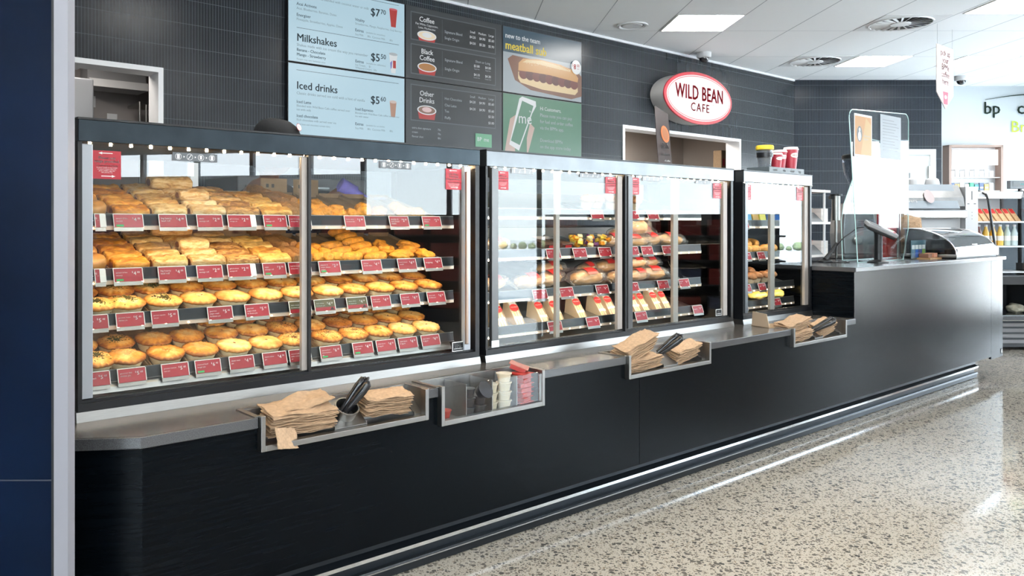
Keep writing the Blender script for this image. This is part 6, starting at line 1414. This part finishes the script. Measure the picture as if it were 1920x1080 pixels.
# storeroom box and coffee poster
o = empty('cardboard_box', (9.17, 5.70, 0), 'tall brown cardboard carton with black print in the right opening', 'box')
b = MB(); b.box(0, .45, 0, .12, 0, 2.20, M_CARD); b.build('carton', o, bevel=.01)
b = MB(); b.box(.04, .20, -.003, -.001, 1.955, 1.975, M_BLACK); b.box(.04, .17, -.003, -.001, 1.925, 1.94, M_BLACK); b.box(.03, .07, -.003, -.001, 2.0, 2.09, M_RED); b.build('print', o)
o = empty('coffee_poster', (5.0, 3.6, 0), 'tall leaning dark brown coffee poster behind the middle cabinet', 'poster')
M_PBR = pbr('poster_brown', (.055, .032, .028), .4)
vs = []; n = 12; b = MB()
for i in range(n+1):
    t_ = i/n; z = 1.0+t_*1.13; lean = .215*(1-t_)-.09; bow = .03*math.sin(PI*t_)
    vs += [(lean-.0+bow*.3, 0+bow, z), (lean+.155*(1-.1*t_)+bow*.3, -.02+bow, z-.055*t_)]
vv = vs+[(x+.003, y+.006, z) for x, y, z in vs]; m_ = len(vs)
fs = [(2*i, 2*i+1, 2*i+3, 2*i+2) for i in range(n)]+[(m_+2*i, m_+2*i+2, m_+2*i+3, m_+2*i+1) for i in range(n)]+[(2*i, 2*i+2, m_+2*i+2, m_+2*i) for i in range(n)]+[(2*i+1, m_+2*i+1, m_+2*i+3, 2*i+3) for i in range(n)]
b.add(vv, fs, M_PBR); b.build('board', o)
def ppt(s_, t_, off=-.004):
    z = 1.0+t_*1.13; lean = .215*(1-t_)-.09; bow = .03*math.sin(PI*t_)
    return (lean+bow*.3+.155*(1-.1*t_)*s_, bow-.02*s_+off, z-.055*t_*s_)
b = MB(); b.add([ppt(.62+.30*math.cos(2*PI*i/24), .845+.055*math.sin(2*PI*i/24)) for i in range(24)], [tuple(range(24))], pbr('poster_orange', (.70, .20, .06), .4))
b.add([ppt(.62+.21*math.cos(2*PI*i/24), .845+.04*math.sin(2*PI*i/24), -.006) for i in range(24)], [tuple(range(24))], pbr('poster_coffee', (.45, .16, .06), .4))
p_ = ppt(.5, .745, -.008); b.text('AIR', .06, p_[0], p_[1], p_[2], M_PRINTW, 'CENTER', .01); p_ = ppt(.55, .70, -.008); b.text('a fountain', .03, p_[0], p_[1], p_[2], M_PRINTW, 'CENTER', .01)
p_ = ppt(.6, .66, -.008); b.text('of coffee', .02, p_[0], p_[1], p_[2], M_PRINTW, 'CENTER')
b.add([ppt(.75+.13*math.cos(2*PI*i/20), .615+.02*math.sin(2*PI*i/20)) for i in range(20)], [tuple(range(20))], M_RED); b.build('print', o)
b = MB(); b.tube([(.13, .03, 0), (.13, .03, 1.6)], .012, M_BLACK, 8); b.lathe([(.16, 0), (.16, .012), (.03, .02)], M_BLACK, seg=24, M=Matrix.Translation((.13, .03, 0))); b.build('stand', o)

# ================================================================== PERSON behind the pie cabinet
M_SKIN = pbr('skin', (.20, .10, .065), .5, sub=.1); M_SHIRT = pbr('black_shirt', (.014, .014, .017), .8, bump=.2, bs=60); M_HAIR = pbr('dark_hair', (.012, .009, .008), .5)
M_GLV = pbr('purple_glove', (.30, .26, .85), .45, var=.15, vs=30, bump=.3, bs=50)
def skin(name, pts, edges, rad, m, parent, sub=2, root=0):
    me = bpy.data.meshes.new(name); me.from_pydata(pts, edges, []); me.materials.append(m)
    o = bpy.data.objects.new(name, me); col.objects.link(o); o.parent = parent
    s = o.modifiers.new('skin', 'SKIN'); s.use_smooth_shade = True
    for i, r in enumerate(rad):
        v = me.skin_vertices[0].data[i]; v.radius = (r, r) if not isinstance(r, tuple) else r; v.use_root = (i == root)
    d = o.modifiers.new('sub', 'SUBSURF'); d.levels = sub; d.render_levels = sub; return o
px, py = 1.70, 3.50
P = empty('person', (px, py, 0), 'person in black cap and shirt behind the pie cabinet, reaching in with a purple glove', 'person')
# body: pelvis, spine, neck, legs, arms (facing +X and towards the cabinet)
body = [(0, 0, .90), (0, 0, 1.08), (.01, -.02, 1.24), (.03, -.04, 1.40), (.035, -.05, 1.47), (.04, -.06, 1.52),
        (0, .09, .88), (.02, .10, .48), (0, .11, .08), (.12, .12, .05), (0, -.09, .88), (.03, -.10, .48), (0, -.11, .08), (.12, -.10, .05),
        (.03, -.20, 1.38), (.11, -.30, 1.27), (.20, -.40, 1.395), (.26, -.43, 1.40), (.03, .14, 1.38), (.06, .20, 1.14), (.18, .12, .98), (.25, .08, 1.0)]
ed = [(0, 1), (1, 2), (2, 3), (3, 4), (4, 5), (0, 6), (6, 7), (7, 8), (8, 9), (0, 10), (10, 11), (11, 12), (12, 13), (3, 14), (14, 15), (15, 16), (16, 17), (3, 18), (18, 19), (19, 20), (20, 21)]
skin('body', body, ed, [.13, .12, .13, .10, .05, .05, .085, .058, .042, .035, .085, .058, .042, .035, .05, .042, .034, .028, .05, .042, .034, .028], M_SKIN, P)
sh = [(0, 0, .92), (0, 0, 1.08), (.01, -.02, 1.24), (.03, -.04, 1.39), (.03, -.04, 1.43), (.03, -.20, 1.385), (.085, -.265, 1.31), (.03, .14, 1.385), (.055, .19, 1.23)]
skin('shirt', sh, [(0, 1), (1, 2), (2, 3), (3, 4), (3, 5), (5, 6), (3, 7), (7, 8)], [.155, .145, .155, .12, .07, .066, .058, .066, .058], M_SHIRT, P)
tr = [(0, 0, .95), (0, .09, .86), (.02, .10, .48), (0, .11, .10), (0, -.09, .86), (.03, -.10, .48), (0, -.11, .10)]
skin('trousers', tr, [(0, 1), (1, 2), (2, 3), (0, 4), (4, 5), (5, 6)], [.15, .10, .075, .06, .10, .075, .06], M_SHIRT, P)
for s in (.11, -.11): b = MB(); b.lathe([(.045, 0), (.05, .02), (.045, .06), (.02, .09)], M_BLACK, seg=20, M=Matrix.Translation((.05, s, 0)) @ Matrix.Diagonal((2.4, 1, 1, 1))); b.build('shoe', P, smooth=50)
# head (looks along +X, slightly down towards the food)
HM = Matrix.Translation((.055, -.07, 1.605)) @ Matrix.Rotation(-.35, 4, 'Z') @ Matrix.Rotation(.18, 4, 'Y')
bm = bmesh.new(); bmesh.ops.create_uvsphere(bm, u_segments=40, v_segments=30, radius=1)
for v in bm.verts:
    n = v.co.copy(); x, y, z = n.x*.098, n.y*.076, n.z*.118
    if z < -.02: k = min(1, (-.02-z)/.09); y *= 1-.35*k; x = x*(1-.12*k)+.018*k
    if x > 0:
        x -= .010*max(0, 1-abs(n.z-.10)/.18)*max(0, 1-abs(abs(n.y)-.42)/.25)          # eye sockets
        nb = max(0, 1-abs(n.y)/.16)*max(0, 1-abs(n.z+.10)/.24); x += .024*nb            # nose
        x += .006*max(0, 1-abs(n.y)/.35)*max(0, 1-abs(n.z+.45)/.07)                       # lips
    v.co = Vector((x, y, z))
me = bpy.data.meshes.new('head'); bm.to_mesh(me); bm.free(); me.materials.append(M_SKIN); me.polygons.foreach_set('use_smooth', [True]*len(me.polygons))
hd = bpy.data.objects.new('head', me); col.objects.link(hd); hd.parent = P; hd.matrix_local = HM
for s in (-1, 1):
    b = MB(); b.lathe([(.001, -.011), (.009, -.007), (.011, 0), (.009, .007), (.001, .011)], M_WHITEG, seg=14, M=Matrix.Translation((.078, s*.031, .010))); b.lathe([(.0055, -.001), (.001, .0015)], M_HAIR, seg=12, M=Matrix.Translation((.0885, s*.031, .010)) @ Matrix.Rotation(PI/2, 4, 'Y')); b.build('eye', hd, smooth=60)
    b = MB(); b.lathe([(.001, -.008), (.018, -.004), (.024, .003), (.020, .006), (.010, .002)], M_SKIN, seg=16, M=Matrix.Translation((-.002, s*.078, -.005)) @ Matrix.Rotation(s*-PI/2*.85, 4, 'X') @ Matrix.Diagonal((.7, 1.1, 1, 1))); b.build('ear', hd, smooth=60)
b = MB(); b.tube([(.089, -.024, -.052), (.100, 0, -.053), (.089, .024, -.052)], [.002, .0045, .002], pbr('lips', (.42, .15, .13), .4), 8); b.build('mouth', hd, smooth=60)
bm = bmesh.new(); bmesh.ops.create_uvsphere(bm, u_segments=32, v_segments=24, radius=1)
for v in bm.verts:
    n = v.co; v.co = Vector((n.x*.106-.006, n.y*.092, n.z*.126-.006)) if True else n
    if n.x > -0.0: pass
dl = [v for v in bm.verts if v.co.x > .055 and v.co.z < .07 or v.co.z < -.085 and v.co.x > -.03]
bmesh.ops.delete(bm, geom=dl, context='VERTS'); me = bpy.data.meshes.new('hair'); bm.to_mesh(me); bm.free(); me.materials.append(M_HAIR); me.polygons.foreach_set('use_smooth', [True]*len(me.polygons))
hr = bpy.data.objects.new('hair', me); col.objects.link(hr); hr.parent = hd
M_CAP = pbr('black_cap', (.010, .010, .011), .85, bump=.3, bs=120)
b = MB(); b.lathe([(.108, .040), (.110, .055), (.106, .090), (.088, .122), (.05, .142), (.001, .148)], M_CAP, seg=36, M=Matrix.Diagonal((1.02, .86, 1, 1)), close=False); cp = b.build('cap', hd, smooth=60)
b = MB(); pts = [(.085+.085*math.cos(a), .082*math.sin(a), .044-.014*math.cos(a)) for a in [(-PI/2)+PI*i/14 for i in range(15)]]; b.add(pts+[(x, y, z+.005) for x, y, z in pts], [tuple(range(15)), tuple(range(15, 30))[::-1]]+[(i, i+1, 16+i, 15+i) for i in range(14)], M_CAP); b.build('peak', cp)
b = MB(); b.lathe([(.010, .147), (.008, .152), (.001, .153)], M_CAP, seg=14); b.build('cap_button', cp)
R = Matrix(((0, 0, 1), (1, 0, 0), (0, 1, 0)))
Rb = Matrix.Rotation(-.55, 3, 'Z') @ Matrix.Rotation(-.25, 3, 'Y') @ R; cdir = Rb @ Vector((0, 0, 1)); c0 = cdir*.104+Vector((0, 0, .096))
b = MB(); b.add([tuple(c0*1.0+Rb @ Vector((.030*math.cos(2*PI*i/24), .017*math.sin(2*PI*i/24), .0))) for i in range(24)], [tuple(range(24))], M_RED)
b.add([tuple(c0+cdir*.0008+Rb @ Vector((.027*math.cos(2*PI*i/24), .0145*math.sin(2*PI*i/24), .0))) for i in range(24)], [tuple(range(24))], M_PRINTW); c1_ = c0+cdir*.0016; b.text('WILD', .014, c1_.x, c1_.y, c1_.z-.003, M_RED, 'CENTER', .012, R=Rb); b.build('cap_badge', cp)
# gloved hand, palm down, fingers reaching to the right and down
GM = Vector((.26, -.43, 1.40))
hv = Vector((.80, -.15, -.42)).normalized(); sv = Vector((.10, -.9, .35)).normalized(); up = hv.cross(sv).normalized()
def hp(a, b_, c_): return tuple(GM+hv*a+sv*b_+up*c_)
gp_ = [hp(-.075, 0, 0), hp(-.03, 0, 0), hp(.02, 0, 0), hp(.06, 0, .004)]; ge = [(0, 1), (1, 2), (2, 3)]; gr = [.044, .036, (.040, .024), (.042, .020)]
for bb_, L_ in ((-.033, .060), (-.011, .074), (.011, .070), (.032, .054)):
    i0 = len(gp_); gp_ += [hp(.085, bb_, .004), hp(.085+L_*.45, bb_*1.15, -.002), hp(.085+L_*.8, bb_*1.2, -.016), hp(.085+L_, bb_*1.2, -.030)]; ge += [(3, i0), (i0, i0+1), (i0+1, i0+2), (i0+2, i0+3)]; gr += [.0105, .0098, .009, .0078]
i0 = len(gp_); gp_ += [hp(.025, -.048, -.010), hp(.055, -.062, -.024), hp(.080, -.060, -.036)]; ge += [(2, i0), (i0, i0+1), (i0+1, i0+2)]; gr += [.014, .012, .0095]
skin('glove', gp_, ge, gr, M_GLV, P, sub=2, root=1)

# ================================================================== LIGHT, WORLD, CAMERA
w = bpy.data.worlds.new('World'); bpy.context.scene.world = w; w.use_nodes = True
t = w.node_tree; t.nodes.clear(); out = t.nodes.new('ShaderNodeOutputWorld'); bg = t.nodes.new('ShaderNodeBackground'); t.links.new(bg.outputs[0], out.inputs[0])
tc = t.nodes.new('ShaderNodeTexCoord'); sp = t.nodes.new('ShaderNodeSeparateXYZ'); t.links.new(tc.outputs['Generated'], sp.inputs[0])
c_ = ramp(t, sp.outputs[2], [(0, (.88, .95, 1)), (.35, (.68, .83, 1))]); t.links.new(c_, bg.inputs[0]); bg.inputs[1].default_value = 10.5
sl = bpy.data.lights.new('sun', 'SUN'); sl.energy = 120; sl.angle = .01; sl.color = (1, .97, .92)
so = bpy.data.objects.new('sun', sl); col.objects.link(so)
so.rotation_euler = (Matrix.Rotation(RA, 3, 'Z') @ Vector((1, .25, -1.3)).to_track_quat('-Z', 'Y').to_matrix()).to_euler(); so.location = rf(10, 0, 12)
so['label'] = 'sun on the forecourt outside'; so['category'] = 'light'
def portal(name, loc, rot, sx, sy):
    l = bpy.data.lights.new(name, 'AREA'); l.shape = 'RECTANGLE'; l.size = sx; l.size_y = sy; l.cycles.is_portal = True
    o = bpy.data.objects.new(name, l); col.objects.link(o); o.location = loc; o.rotation_euler = rot; return o
pc = rf(RW+.15, 2.72, 1.53)
o = portal('daylight_opening', pc, (0, 0, 0), 16.5, 2.85)
o.rotation_euler = (Matrix.Rotation(RA, 3, 'Z') @ Matrix.Rotation(PI/2, 3, 'Z') @ Matrix.Rotation(PI/2, 3, 'X')).to_euler()
o['label'] = 'daylight coming in through the shop front'; o['category'] = 'light'
pr = rf(.5, FB-.15, 1.83); o = portal('rear_daylight_opening', pr, (0, 0, 0), 9.0, 1.85)
o.rotation_euler = (Matrix.Rotation(RA, 3, 'Z') @ Matrix.Rotation(PI/2, 3, 'X')).to_euler(); o['label'] = 'daylight coming in through the rear windows'; o['category'] = 'light'
# kitchen and storeroom lamps
for nm, x, y, e in (('kitchen_lamp', 1.4, 5.9, 15), ('storeroom_lamp', 7.6, 6.0, 58)):
    l = bpy.data.lights.new(nm, 'AREA'); l.size = .6; l.energy = e; l.color = (1, .93, .85); o = bpy.data.objects.new(nm, l); col.objects.link(o); o.location = (x, y, 2.55)
    o['label'] = 'ceiling lamp in the %s behind the wall opening' % nm.split('_')[0]; o['category'] = 'light'
cam = bpy.data.cameras.new('camera'); co_ = bpy.data.objects.new('camera', cam); col.objects.link(co_)
cam.sensor_width = 36; cam.lens = 36*1503/1920; cam.shift_x = 120/1920; cam.shift_y = -120/1920; cam.clip_start = .05; cam.clip_end = 200
co_.location = (0, 0, H); co_.rotation_euler = (PI/2, 0, RA)
sc = bpy.context.scene; sc.camera = co_
sc.view_settings.view_transform = 'Standard'; sc.view_settings.look = 'None'; sc.view_settings.gamma = 1; sc.view_settings.exposure = .34
sc.view_settings.use_curve_mapping = False
sc.cycles.max_bounces = 10; sc.cycles.transparent_max_bounces = 24; sc.cycles.glossy_bounces = 5; sc.cycles.diffuse_bounces = 4; sc.cycles.sample_clamp_indirect = 6
sc.cycles.use_denoising = True; sc.cycles.caustics_reflective = False; sc.cycles.caustics_refractive = False
